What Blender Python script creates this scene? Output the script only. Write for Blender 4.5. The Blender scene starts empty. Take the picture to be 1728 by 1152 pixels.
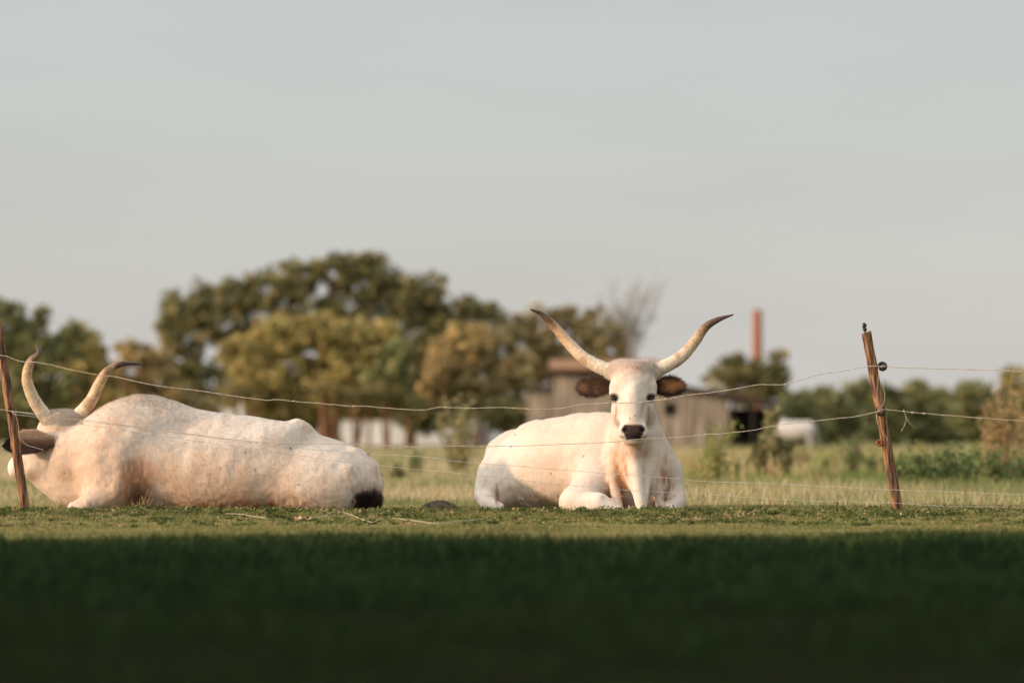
import bpy, math, random
import numpy as np
from mathutils import Vector
rnd = random.Random(7)
RS = np.random.RandomState
R = math.radians
scene = bpy.context.scene

# ------------------------------------------------------------------ camera, sky, sun
H = 0.57                     # camera height
FPX = 6480.0                 # focal length in pixels of the 1728 px wide photo
HORY = 731.0                 # horizon row
cd = bpy.data.cameras.new('camera'); cam = bpy.data.objects.new('camera', cd)
scene.collection.objects.link(cam); scene.camera = cam
cam.location = (0, 0, H); cam.rotation_euler = (R(90), 0, 0)
cd.sensor_width = 36; cd.lens = 135; cd.shift_y = (HORY-576)/1728
cd.clip_start = 0.1; cd.clip_end = 6000
cd.dof.use_dof = True; cd.dof.focus_distance = 27.62; cd.dof.aperture_fstop = 1.6
SUN_EL, SUN_AZ = 11.0, 68.0   # azimuth: degrees left of straight behind the camera
sd = Vector((math.sin(R(SUN_AZ))*math.cos(R(SUN_EL)), math.cos(R(SUN_AZ))*math.cos(R(SUN_EL)), -math.sin(R(SUN_EL))))
w = bpy.data.worlds.new('World'); scene.world = w; w.use_nodes = True
nt = w.node_tree; nt.nodes.clear()
sky = nt.nodes.new('ShaderNodeTexSky'); sky.sky_type = 'NISHITA'; sky.sun_disc = False
sky.sun_elevation = R(SUN_EL); sky.sun_rotation = math.atan2(-sd.x, -sd.y)
sky.air_density = 1.0; sky.dust_density = 2.5; sky.ozone_density = 1.0
# thin high cloud: an even grey veil over the clear sky, slightly warmer towards the horizon
tc = nt.nodes.new('ShaderNodeTexCoord'); sp = nt.nodes.new('ShaderNodeSeparateXYZ')
nt.links.new(tc.outputs['Generated'], sp.inputs[0])
rmp = nt.nodes.new('ShaderNodeValToRGB'); nt.links.new(sp.outputs['Z'], rmp.inputs[0])
e = rmp.color_ramp.elements
e[0].position = 0.0; e[0].color = (5.65, 5.35, 5.08, 1)
e[1].position = 0.12; e[1].color = (4.85, 5.12, 5.08, 1)
e2 = e.new(0.05); e2.color = (5.3, 5.28, 5.1, 1)
e3 = e.new(0.55); e3.color = (7.6, 8.0, 8.4, 1)
e4 = e.new(0.2); e4.color = (4.7, 5.1, 5.2, 1)
ns = nt.nodes.new('ShaderNodeTexNoise'); ns.inputs['Scale'].default_value = 3.0; ns.inputs['Detail'].default_value = 3
mp = nt.nodes.new('ShaderNodeMapping'); mp.inputs['Scale'].default_value = (1, 1, 5)
nt.links.new(tc.outputs['Generated'], mp.inputs[0]); nt.links.new(mp.outputs[0], ns.inputs[0])
mr = nt.nodes.new('ShaderNodeMapRange'); mr.inputs[1].default_value = 0.3; mr.inputs[2].default_value = 0.7
mr.inputs[3].default_value = 0.80; mr.inputs[4].default_value = 0.90
nt.links.new(ns.outputs[0], mr.inputs[0])
mx = nt.nodes.new('ShaderNodeMix'); mx.data_type = 'RGBA'
nt.links.new(mr.outputs[0], mx.inputs['Factor'])
nt.links.new(sky.outputs[0], mx.inputs['A']); nt.links.new(rmp.outputs[0], mx.inputs['B'])
# the veil is brighter on the side of the low sun, behind the camera
vd = nt.nodes.new('ShaderNodeVectorMath'); vd.operation = 'DOT_PRODUCT'; vd.inputs[1].default_value = tuple(-sd)
nt.links.new(tc.outputs['Generated'], vd.inputs[0])
cn = nt.nodes.new('ShaderNodeTexNoise'); cn.inputs['Scale'].default_value = 2.2; cn.inputs['Detail'].default_value = 4
mpc = nt.nodes.new('ShaderNodeMapping'); mpc.inputs['Scale'].default_value = (3, 3, 16); mpc.inputs['Rotation'].default_value = (0.12, 0.1, 0)
nt.links.new(tc.outputs['Generated'], mpc.inputs[0]); nt.links.new(mpc.outputs[0], cn.inputs[0])
mrc = nt.nodes.new('ShaderNodeMapRange'); mrc.inputs[1].default_value = .3; mrc.inputs[2].default_value = .7; mrc.inputs[3].default_value = .965; mrc.inputs[4].default_value = 1.035
nt.links.new(cn.outputs[0], mrc.inputs[0])
m2 = nt.nodes.new('ShaderNodeMapRange'); m2.interpolation_type = 'SMOOTHSTEP'; m2.inputs[1].default_value = -0.15; m2.inputs[2].default_value = 1.0
m2.inputs[3].default_value = 1.0; m2.inputs[4].default_value = 3.0; nt.links.new(vd.outputs['Value'], m2.inputs[0])
vs = nt.nodes.new('ShaderNodeVectorMath'); vs.operation = 'SCALE'; nt.links.new(mx.outputs['Result'], vs.inputs[0]); mlt = nt.nodes.new('ShaderNodeMath'); mlt.operation = 'MULTIPLY'; nt.links.new(m2.outputs[0], mlt.inputs[0]); nt.links.new(mrc.outputs[0], mlt.inputs[1]); nt.links.new(mlt.outputs[0], vs.inputs['Scale'])
bg = nt.nodes.new('ShaderNodeBackground'); bg.inputs[1].default_value = 0.10
wo = nt.nodes.new('ShaderNodeOutputWorld')
nt.links.new(vs.outputs['Vector'], bg.inputs[0]); nt.links.new(bg.outputs[0], wo.inputs[0])
sl = bpy.data.lights.new('sun', 'SUN'); sun = bpy.data.objects.new('sun', sl); scene.collection.objects.link(sun)
sl.energy = 2.9; sl.angle = R(2.4); sl.color = (1.0, 0.70, 0.47)
sun.location = (-30, -20, 30); sun.rotation_euler = sd.to_track_quat('-Z', 'Y').to_euler()
scene.view_settings.view_transform = 'Standard'; scene.view_settings.look = 'None'
scene.view_settings.exposure = 0.30; scene.view_settings.gamma = 1.0
scene.cycles.max_bounces = 6; scene.cycles.use_denoising = True
scene.cycles.transparent_max_bounces = 4

# ------------------------------------------------------------------ helpers
C = scene.collection
def P(px, py, Y):
    return np.array([(px-864)*Y/FPX, Y, H+(HORY-py)*Y/FPX])
def lin(r, g, b):
    f = lambda c: (c/255/12.92) if c/255 <= 0.04045 else ((c/255+0.055)/1.055)**2.4
    return np.array([f(r), f(g), f(b)])
def props(o, label=None, cat=None, group=None, kind=None):
    if label: o['label'] = label
    if cat: o['category'] = cat
    if group: o['group'] = group
    if kind: o['kind'] = kind
    return o
def root(name, loc, label, cat, group=None):
    o = bpy.data.objects.new(name, None); C.objects.link(o); o.location = tuple(float(v) for v in loc)
    o.empty_display_size = 0.2
    return props(o, label, cat, group)
def mesh(name, V, quads=None, tris=None, mat=None, parent=None, col=None, smooth=False, normals=None, extra=None, origin=None):
    V = np.asarray(V, dtype=np.float64).reshape(-1, 3).copy()
    off = np.array(parent.location) if parent is not None else np.zeros(3)
    if parent is not None and parent.parent is not None: off = off + np.array(parent.parent.location)
    if origin is not None: off = np.asarray(origin, float)
    V -= off
    q = np.zeros((0, 4), int) if quads is None or len(quads) == 0 else np.asarray(quads, int)
    t = np.zeros((0, 3), int) if tris is None or len(tris) == 0 else np.asarray(tris, int)
    me = bpy.data.meshes.new(name)
    me.vertices.add(len(V)); me.vertices.foreach_set('co', V.ravel())
    nl = q.size+t.size
    me.loops.add(nl); me.loops.foreach_set('vertex_index', np.concatenate([q.ravel(), t.ravel()]).astype(np.int32))
    me.polygons.add(len(q)+len(t))
    st = np.concatenate([np.arange(len(q))*4, q.size+np.arange(len(t))*3]).astype(np.int32)
    me.polygons.foreach_set('loop_start', st)
    me.update(calc_edges=True)
    me.polygons.foreach_set('use_smooth', np.full(len(q)+len(t), bool(smooth)))
    if col is not None:
        a = me.color_attributes.new('Col', 'FLOAT_COLOR', 'POINT')
        c4 = np.ones((len(V), 4)); c4[:, :3] = col
        a.data.foreach_set('color', c4.ravel())
    if extra is not None:
        for k, v in extra.items():
            a = me.attributes.new(k, 'FLOAT', 'POINT'); a.data.foreach_set('value', np.asarray(v, float))
    if normals is not None:
        me.normals_split_custom_set_from_vertices(normals.tolist())
    if mat: me.materials.append(mat)
    o = bpy.data.objects.new(name, me); C.objects.link(o)
    if parent is not None: o.parent = parent
    elif origin is not None: o.location = tuple(float(v) for v in origin)
    return o
class MB:
    """collects boxes, tubes and loose faces into one mesh"""
    def __init__(s): s.V = []; s.Q = []; s.T = []; s.n = 0; s.c = []
    def add(s, V, Q=(), T=(), col=None):
        V = np.asarray(V, float).reshape(-1, 3)
        s.V.append(V)
        if len(Q): s.Q.append(np.asarray(Q, int)+s.n)
        if len(T): s.T.append(np.asarray(T, int)+s.n)
        s.n += len(V)
        s.c.append(np.tile(np.array(col if col is not None else (1, 1, 1), float), (len(V), 1)) if np.ndim(col) < 2 else np.asarray(col))
        return s
    def box(s, lo, hi, col=None):
        x0, y0, z0 = lo; x1, y1, z1 = hi
        V = [(x0,y0,z0),(x1,y0,z0),(x1,y1,z0),(x0,y1,z0),(x0,y0,z1),(x1,y0,z1),(x1,y1,z1),(x0,y1,z1)]
        return s.add(V, [(0,3,2,1),(4,5,6,7),(0,1,5,4),(1,2,6,5),(2,3,7,6),(3,0,4,7)], col=col)
    def tube(s, pts, rad, n=8, col=None, cap=True, flat=1.0):
        V, Q, T = tube(pts, rad, n, flat); return s.add(V, Q, T, col=col)
    def build(s, name, mat, parent=None, smooth=False, usecol=False, origin=None):
        V = np.concatenate(s.V); Q = np.concatenate(s.Q) if s.Q else None; T = np.concatenate(s.T) if s.T else None
        return mesh(name, V, Q, T, mat, parent, col=np.concatenate(s.c) if usecol else None, smooth=smooth, origin=origin)
def spline(pts, m=8):
    pts = np.asarray(pts, float); n = len(pts)
    ext = np.vstack([2*pts[0]-pts[1], pts, 2*pts[-1]-pts[-2]]); out = []
    for i in range(n-1):
        p0, p1, p2, p3 = ext[i:i+4]
        for k in range(m):
            t = k/m
            out.append(0.5*((2*p1)+(-p0+p2)*t+(2*p0-5*p1+4*p2-p3)*t*t+(-p0+3*p1-3*p2+p3)*t**3))
    out.append(pts[-1]); return np.array(out)
def frames(pts):
    T = np.gradient(pts, axis=0); T /= np.linalg.norm(T, axis=1)[:, None]+1e-12
    N = np.zeros_like(T); a = np.array([0, 1.0, 0.05]) if abs(T[0][1]) < 0.8 else np.array([1.0, 0, 0])
    n = a-T[0]*a.dot(T[0]); n /= np.linalg.norm(n); N[0] = n
    for i in range(1, len(T)):
        n = n-T[i]*n.dot(T[i]); n /= np.linalg.norm(n); N[i] = n
    return T, N, np.cross(T, N)
def tube(pts, rad, n=8, flat=1.0):
    pts = np.asarray(pts, float); m = len(pts); rad = np.broadcast_to(np.asarray(rad, float), (m,))
    T, N, B = frames(pts)
    a = np.linspace(0, 2*np.pi, n, endpoint=False)
    V = pts[:, None, :]+rad[:, None, None]*(np.cos(a)[None, :, None]*N[:, None, :]*flat+np.sin(a)[None, :, None]*B[:, None, :])
    V = V.reshape(-1, 3); Q = []
    for i in range(m-1):
        for j in range(n):
            Q.append((i*n+j, i*n+(j+1) % n, (i+1)*n+(j+1) % n, (i+1)*n+j))
    V = np.vstack([V, pts[0], pts[-1]]); T_ = []
    for j in range(n):
        T_.append((m*n, (j+1) % n, j)); T_.append((m*n+1, (m-1)*n+j, (m-1)*n+(j+1) % n))
    return V, Q, T_
def vnoise(p, scale, seed=0):
    """trilinear value noise in -1..1"""
    p = np.asarray(p, float)*scale+seed*17.37
    i = np.floor(p).astype(np.int64); f = p-i; f = f*f*(3-2*f)
    def h(ix, iy, iz):
        n = (ix*374761393+iy*668265263+iz*2147483647+seed*1274126177) & 0xffffffff
        n = ((n ^ (n >> 13))*1274126177) & 0xffffffff
        return ((n ^ (n >> 16)) & 0xffff)/32767.5-1
    r = 0
    for dx in (0, 1):
        wx = f[:, 0] if dx else 1-f[:, 0]
        for dy in (0, 1):
            wy = f[:, 1] if dy else 1-f[:, 1]
            for dz in (0, 1):
                wz = f[:, 2] if dz else 1-f[:, 2]
                r = r+wx*wy*wz*h(i[:, 0]+dx, i[:, 1]+dy, i[:, 2]+dz)
    return r
def sstep(a, b, x):
    t = np.clip((x-a)/(b-a), 0, 1); return t*t*(3-2*t)

# ------------------------------------------------------------------ materials
def newmat(name):
    m = bpy.data.materials.new(name); m.use_nodes = True
    b = m.node_tree.nodes['Principled BSDF']; return m, m.node_tree, b
def noise_mat(name, c1, c2, scale=8, rough=0.8, stretch=(1, 1, 1), bump=0.3, bdist=0.01, c3=None, detail=6, lo=0.35, hi=0.65):
    m, t, b = newmat(name)
    tc = t.nodes.new('ShaderNodeTexCoord'); mp = t.nodes.new('ShaderNodeMapping'); mp.inputs['Scale'].default_value = stretch
    n = t.nodes.new('ShaderNodeTexNoise'); n.inputs['Scale'].default_value = scale; n.inputs['Detail'].default_value = detail
    t.links.new(tc.outputs['Object'], mp.inputs[0]); t.links.new(mp.outputs[0], n.inputs[0])
    r = t.nodes.new('ShaderNodeValToRGB'); r.color_ramp.elements[0].position = lo; r.color_ramp.elements[1].position = hi
    r.color_ramp.elements[0].color = (*c1, 1); r.color_ramp.elements[1].color = (*c2, 1)
    if c3 is not None:
        q = r.color_ramp.elements.new((lo+hi)/2); q.color = (*c3, 1)
    t.links.new(n.outputs[0], r.inputs[0]); t.links.new(r.outputs[0], b.inputs['Base Color'])
    b.inputs['Roughness'].default_value = rough; b.inputs['Specular IOR Level'].default_value = 0.25
    bp = t.nodes.new('ShaderNodeBump'); bp.inputs['Strength'].default_value = bump; bp.inputs['Distance'].default_value = bdist
    t.links.new(n.outputs[0], bp.inputs['Height']); t.links.new(bp.outputs[0], b.inputs['Normal'])
    return m
def leaf_mat(name, transl=0.3, rough=0.6):
    m, t, b = newmat(name)
    a = t.nodes.new('ShaderNodeAttribute'); a.attribute_name = 'Col'
    t.links.new(a.outputs['Color'], b.inputs['Base Color']); b.inputs['Roughness'].default_value = rough
    b.inputs['Specular IOR Level'].default_value = 0.2
    tr = t.nodes.new('ShaderNodeBsdfTranslucent'); t.links.new(a.outputs['Color'], tr.inputs[0])
    mixs = t.nodes.new('ShaderNodeMixShader'); mixs.inputs[0].default_value = transl
    out = t.nodes['Material Output']
    t.links.new(b.outputs[0], mixs.inputs[1]); t.links.new(tr.outputs[0], mixs.inputs[2]); t.links.new(mixs.outputs[0], out.inputs[0])
    return m
def hide_mat(name, rough=0.75, bump=0.35, nscale=40, stretch=(1.0, 1.0, 0.25), amp=0.12):
    """animal coat: colour from the vertex attribute, fine streaky variation and hair bump"""
    m, t, b = newmat(name)
    a = t.nodes.new('ShaderNodeAttribute'); a.attribute_name = 'Col'
    tc = t.nodes.new('ShaderNodeTexCoord'); mp = t.nodes.new('ShaderNodeMapping'); mp.inputs['Scale'].default_value = stretch
    n = t.nodes.new('ShaderNodeTexNoise'); n.inputs['Scale'].default_value = nscale; n.inputs['Detail'].default_value = 6
    t.links.new(tc.outputs['Object'], mp.inputs[0]); t.links.new(mp.outputs[0], n.inputs[0])
    mr = t.nodes.new('ShaderNodeMapRange'); mr.inputs[1].default_value = 0.3; mr.inputs[2].default_value = 0.7
    mr.inputs[3].default_value = 1-amp; mr.inputs[4].default_value = 1+amp*0.5
    t.links.new(n.outputs[0], mr.inputs[0])
    mu = t.nodes.new('ShaderNodeMix'); mu.data_type = 'RGBA'; mu.blend_type = 'MULTIPLY'; mu.inputs['Factor'].default_value = 1
    t.links.new(a.outputs['Color'], mu.inputs['A']); t.links.new(mr.outputs[0], mu.inputs['B'])
    t.links.new(mu.outputs['Result'], b.inputs['Base Color'])
    b.inputs['Roughness'].default_value = rough; b.inputs['Specular IOR Level'].default_value = 0.2
    b.inputs['Sheen Weight'].default_value = 0.15; b.inputs['Sheen Roughness'].default_value = 0.5
    bp = t.nodes.new('ShaderNodeBump'); bp.inputs['Strength'].default_value = bump; bp.inputs['Distance'].default_value = 0.006
    t.links.new(n.outputs[0], bp.inputs['Height']); t.links.new(bp.outputs[0], b.inputs['Normal'])
    return m
M_leaf = leaf_mat('foliage', 0.3); M_grass = leaf_mat('grass_blades', 0.25, 0.8); M_grass.node_tree.nodes['Principled BSDF'].inputs['Specular IOR Level'].default_value = 0.04
M_bark = noise_mat('bark', lin(62, 44, 32), lin(136, 96, 64), 3, 0.9, (3, 3, 0.6), 0.8, 0.04)
M_hide = hide_mat('cow_hide', 0.8, 0.22, 75, (1.0, 1.0, 0.12), 0.07); M_fur = hide_mat('cow_fur', 0.8, 0.0, 60, (1, 1, 1), 0.15)
_t = M_fur.node_tree; _p = _t.nodes['Principled BSDF']; _tr = _t.nodes.new('ShaderNodeBsdfTranslucent'); _ms = _t.nodes.new('ShaderNodeMixShader'); _ms.inputs[0].default_value = .4
_t.links.new(_p.inputs['Base Color'].links[0].from_socket, _tr.inputs[0]); _t.links.new(_p.outputs[0], _ms.inputs[1]); _t.links.new(_tr.outputs[0], _ms.inputs[2]); _t.links.new(_ms.outputs[0], _t.nodes['Material Output'].inputs[0])
M_horn = hide_mat('horn', 0.42, 0.5, 60, (1, 1, 1), 0.3)
M_ear = hide_mat('ear_hide', 0.85, 0.4, 70, (1, 1, 1), 0.35)
M_eye, _, b_ = newmat('eye'); b_.inputs['Base Color'].default_value = (0.012, 0.007, 0.005, 1); b_.inputs['Roughness'].default_value = 0.12
M_post = noise_mat('weathered_post_wood', lin(60, 44, 34), lin(158, 116, 80), 9, 0.85, (6, 6, 0.5), 0.9, 0.01, c3=lin(116, 80, 56))
M_wire = noise_mat('fence_cord', lin(150, 135, 115), lin(205, 190, 168), 60, 0.6, bump=0.2, bdist=0.001)
M_thin = noise_mat('thin_wire', lin(150, 142, 132), lin(206, 198, 186), 60, 0.5, bump=0.2, bdist=0.001)
M_iron = noise_mat('dark_insulator', lin(22, 16, 14), lin(58, 42, 34), 60, 0.45, bump=0.3, bdist=0.002)
M_rust = noise_mat('rusty_metal', lin(90, 42, 18), lin(170, 90, 42), 80, 0.7, bump=0.3, bdist=0.002)

# ------------------------------------------------------------------ the ground
def terrain(x, y):
    x = np.asarray(x, float); y = np.asarray(y, float)
    p = np.stack([x, y, np.zeros_like(x)], -1).reshape(-1, 3)
    n1 = vnoise(p, 0.45, 3).reshape(x.shape); n2 = vnoise(p, 2.2, 5).reshape(x.shape)
    z = -0.10*sstep(29.6, 33.5, y)+0.016*np.exp(-((y-27.25)/0.45)**2)
    near = 1-sstep(29, 34, y)
    return z+near*(0.012*n1+0.006*n2-0.012)+(1-near)*(0.02*n1)
ys = np.concatenate([np.linspace(-90, 5, 20), np.linspace(6, 22, 40), np.linspace(22.2, 36, 120), np.linspace(37, 80, 50), np.geomspace(83, 2500, 50)])
ss = np.linspace(-1, 1, 161); us = np.sign(ss)*np.abs(ss)**2.2
YY = np.repeat(ys[:, None], len(us), 1); XX = us[None, :]*(60+0.7*np.maximum(ys, 0))[:, None]
ZZ = terrain(XX, YY)
ny, nx = YY.shape; idx = np.arange(ny*nx).reshape(ny, nx)
gq = np.stack([idx[:-1, :-1], idx[:-1, 1:], idx[1:, 1:], idx[1:, :-1]], -1).reshape(-1, 4)
mg, t, b = newmat('pasture_soil')
tc = t.nodes.new('ShaderNodeTexCoord')
n1 = t.nodes.new('ShaderNodeTexNoise'); n1.inputs['Scale'].default_value = 0.9; n1.inputs['Detail'].default_value = 8; n1.inputs['Roughness'].default_value = 0.65
n2 = t.nodes.new('ShaderNodeTexNoise'); n2.inputs['Scale'].default_value = 0.06; n2.inputs['Detail'].default_value = 4
n3 = t.nodes.new('ShaderNodeTexNoise'); n3.inputs['Scale'].default_value = 30; n3.inputs['Detail'].default_value = 6
for n in (n1, n2, n3): t.links.new(tc.outputs['Object'], n.inputs[0])
r1 = t.nodes.new('ShaderNodeValToRGB'); r1.color_ramp.elements[0].position = .35; r1.color_ramp.elements[1].position = .68
r1.color_ramp.elements[0].color = (*lin(98, 98, 52), 1); r1.color_ramp.elements[1].color = (*lin(150, 134, 88), 1)
r2 = t.nodes.new('ShaderNodeValToRGB'); r2.color_ramp.elements[0].position = .4; r2.color_ramp.elements[1].position = .6
r2.color_ramp.elements[0].color = (*lin(118, 116, 76), 1); r2.color_ramp.elements[1].color = (*lin(154, 138, 104), 1)
t.links.new(n1.outputs[0], r1.inputs[0]); t.links.new(n2.outputs[0], r2.inputs[0])
sx = t.nodes.new('ShaderNodeSeparateXYZ'); t.links.new(tc.outputs['Object'], sx.inputs[0])
mr = t.nodes.new('ShaderNodeMapRange'); mr.inputs[1].default_value = 29; mr.inputs[2].default_value = 36; t.links.new(sx.outputs['Y'], mr.inputs[0])
mm = t.nodes.new('ShaderNodeMix'); mm.data_type = 'RGBA'; t.links.new(mr.outputs[0], mm.inputs['Factor'])
t.links.new(r1.outputs[0], mm.inputs['A']); t.links.new(r2.outputs[0], mm.inputs['B'])
mu = t.nodes.new('ShaderNodeMix'); mu.data_type = 'RGBA'; mu.blend_type = 'MULTIPLY'; mu.inputs['Factor'].default_value = 0.6
r3 = t.nodes.new('ShaderNodeValToRGB'); r3.color_ramp.elements[0].position = .3; r3.color_ramp.elements[0].color = (.35, .35, .35, 1); r3.color_ramp.elements[1].position = .6
t.links.new(n3.outputs[0], r3.inputs[0]); t.links.new(mm.outputs['Result'], mu.inputs['A']); t.links.new(r3.outputs[0], mu.inputs['B'])
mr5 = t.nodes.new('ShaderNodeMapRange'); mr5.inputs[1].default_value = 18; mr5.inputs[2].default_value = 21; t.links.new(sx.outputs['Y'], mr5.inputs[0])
dk = t.nodes.new('ShaderNodeMix'); dk.data_type = 'RGBA'; t.links.new(mr5.outputs[0], dk.inputs['Factor']); dk.inputs['A'].default_value = (*lin(30, 32, 20), 1)  # near soil painted darker to deepen the foreground shade
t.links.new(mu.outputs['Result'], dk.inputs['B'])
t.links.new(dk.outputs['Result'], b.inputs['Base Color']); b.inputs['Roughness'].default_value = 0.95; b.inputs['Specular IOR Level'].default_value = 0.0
bp = t.nodes.new('ShaderNodeBump'); bp.inputs['Strength'].default_value = 0.6; bp.inputs['Distance'].default_value = 0.02
t.links.new(n3.outputs[0], bp.inputs['Height']); t.links.new(bp.outputs[0], b.inputs['Normal'])
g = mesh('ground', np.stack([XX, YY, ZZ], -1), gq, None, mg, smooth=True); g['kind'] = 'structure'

# ------------------------------------------------------------------ implicit surfaces for the animals
class Body:
    """smooth union of tapered limbs and ellipsoids; units are photo pixels: (px, py, depth)"""
    def __init__(s): s.ops = []
    def limb(s, pts, k=14, sub=False):
        s.ops.append(('limb', np.array(pts, float), k, sub)); return s
    def ell(s, c, r, k=14, yaw=0, pitch=0, roll=0, sub=False):
        cy, sy = math.cos(R(yaw)), math.sin(R(yaw)); cr, sr = math.cos(R(roll)), math.sin(R(roll)); cp, sp_ = math.cos(R(pitch)), math.sin(R(pitch))
        Ry = np.array([[cy, 0, sy], [0, 1, 0], [-sy, 0, cy]])      # about the vertical: mixes px and depth
        Rr = np.array([[cr, -sr, 0], [sr, cr, 0], [0, 0, 1]])      # in the picture plane
        Rp = np.array([[1, 0, 0], [0, cp, -sp_], [0, sp_, cp]])
        s.ops.append(('ell', np.array(c, float), np.array(r, float), Ry@Rr@Rp, k, sub)); return s
    def __call__(s, p):
        d = np.full(len(p), 1e3, dtype=np.float32)
        p = p.astype(np.float32)
        for o in s.ops:
            if o[0] == 'limb':
                pts, k, sub = o[1].astype(np.float32), o[2], o[3]; e_ = None
                for a, b in zip(pts[:-1], pts[1:]):
                    ab = b[:3]-a[:3]; pa = p-a[:3]
                    t_ = np.clip(pa@ab/max(float(ab@ab), 1e-6), 0, 1)
                    v = np.linalg.norm(pa-t_[:, None]*ab, axis=1)-(a[3]+t_*(b[3]-a[3]))
                    e_ = v if e_ is None else np.minimum(e_, v)
            else:
                c, r, M, k, sub = o[1].astype(np.float32), o[2].astype(np.float32), o[3].astype(np.float32), o[4], o[5]
                q = (p-c)@M
                k0 = np.linalg.norm(q/r, axis=1); k1 = np.linalg.norm(q/(r*r), axis=1)+1e-9
                e_ = k0*(k0-1)/k1
            if sub:
                e_ = -e_; h_ = np.maximum(k-np.abs(d-e_), 0)/k; d = np.maximum(d, e_)+h_*h_*k*0.25
            else:
                h_ = np.maximum(k-np.abs(d-e_), 0)/k; d = np.minimum(d, e_)-h_*h_*k*0.25
        return d
def surface(f, lo, hi, h, B=8):
    lo = np.array(lo, float); hi = np.array(hi, float)
    n = (np.ceil((hi-lo)/h/B).astype(int)+1)*B; nb = n//B
    bi = np.stack(np.meshgrid(*[np.arange(k) for k in nb], indexing='ij'), -1).reshape(-1, 3)
    fc = f(lo+(bi*B+(B-1)/2)*h)
    act = np.abs(fc) < B*h*1.5
    val = np.empty(tuple(n), np.float32)
    v6 = val.reshape(nb[0], B, nb[1], B, nb[2], B)
    v6[:] = fc.reshape(nb[0], 1, nb[1], 1, nb[2], 1)
    loc = np.stack(np.meshgrid(*[np.arange(B)]*3, indexing='ij'), -1).reshape(-1, 3)
    ab = bi[act]
    for s in range(0, len(ab), 400):
        cbk = ab[s:s+400]; pts = lo+((cbk[:, None, :]*B+loc[None]).reshape(-1, 3))*h
        v = f(pts).reshape(len(cbk), B, B, B)
        v6[cbk[:, 0], :, cbk[:, 1], :, cbk[:, 2], :] = v
    ins = val < 0
    c = [ins[dx:n[0]-1+dx, dy:n[1]-1+dy, dz:n[2]-1+dz] for dx in (0, 1) for dy in (0, 1) for dz in (0, 1)]
    s_ = sum(a.astype(np.int8) for a in c); mix = (s_ > 0) & (s_ < 8)
    cells = np.argwhere(mix); vid = np.full(mix.shape, -1, np.int64); vid[mix] = np.arange(len(cells))
    acc = np.zeros((len(cells), 3)); cnt = np.zeros(len(cells))
    cor = [(dx, dy, dz) for dx in (0, 1) for dy in (0, 1) for dz in (0, 1)]
    for i, a in enumerate(cor):
        for j, b in enumerate(cor):
            if j <= i or sum(abs(np.array(a)-b)) != 1: continue
            va = val[tuple((cells+a).T)]; vb = val[tuple((cells+b).T)]
            m_ = (va < 0) != (vb < 0); t_ = np.where(m_, va/(va-vb+1e-12), 0)
            acc += m_[:, None]*(np.array(a)+t_[:, None]*(np.array(b)-a)); cnt += m_
    V = lo+(cells+acc/cnt[:, None])*h
    Q = []
    for ax in range(3):
        sl0 = [slice(None)]*3; sl1 = [slice(None)]*3; sl0[ax] = slice(0, n[ax]-1); sl1[ax] = slice(1, n[ax])
        ch = ins[tuple(sl0)] != ins[tuple(sl1)]; ed = np.argwhere(ch)
        o1, o2 = [(1, 2), (2, 0), (0, 1)][ax]
        ok = (ed[:, o1] > 0) & (ed[:, o2] > 0) & (ed[:, o1] < n[o1]-1) & (ed[:, o2] < n[o2]-1); ed = ed[ok]
        def cell(a, b):
            q = ed.copy(); q[:, o1] -= a; q[:, o2] -= b; return vid[tuple(q.T)]
        q = np.stack([cell(1, 1), cell(0, 1), cell(0, 0), cell(1, 0)], -1)
        fl = ~ins[tuple(ed.T)]; q[fl] = q[fl][:, ::-1]
        Q.append(q)
    Q = np.concatenate(Q)
    def grad(V):
        g_ = np.zeros_like(V)
        for a in range(3):
            d_ = np.zeros(3); d_[a] = h*0.6
            g_[:, a] = (f(V+d_)-f(V-d_))/(1.2*h)
        return g_
    for _ in range(2):
        g_ = grad(V); gl = (g_**2).sum(1)+1e-6
        stp = f(V)/gl; V = V-np.clip(stp, -h, h)[:, None]*g_
    N = grad(V); N /= np.linalg.norm(N, axis=1)[:, None]+1e-9
    return V, Q[:, ::-1], N
def px2w(V, Yc):
    s = FPX/Yc; V = np.asarray(V, float)
    return np.stack([(V[:, 0]-864)/s, Yc+V[:, 2]/s, H+(HORY-V[:, 1])/s], -1)
def dirw(N): return np.stack([N[:, 0], N[:, 2], -N[:, 1]], -1)
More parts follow.
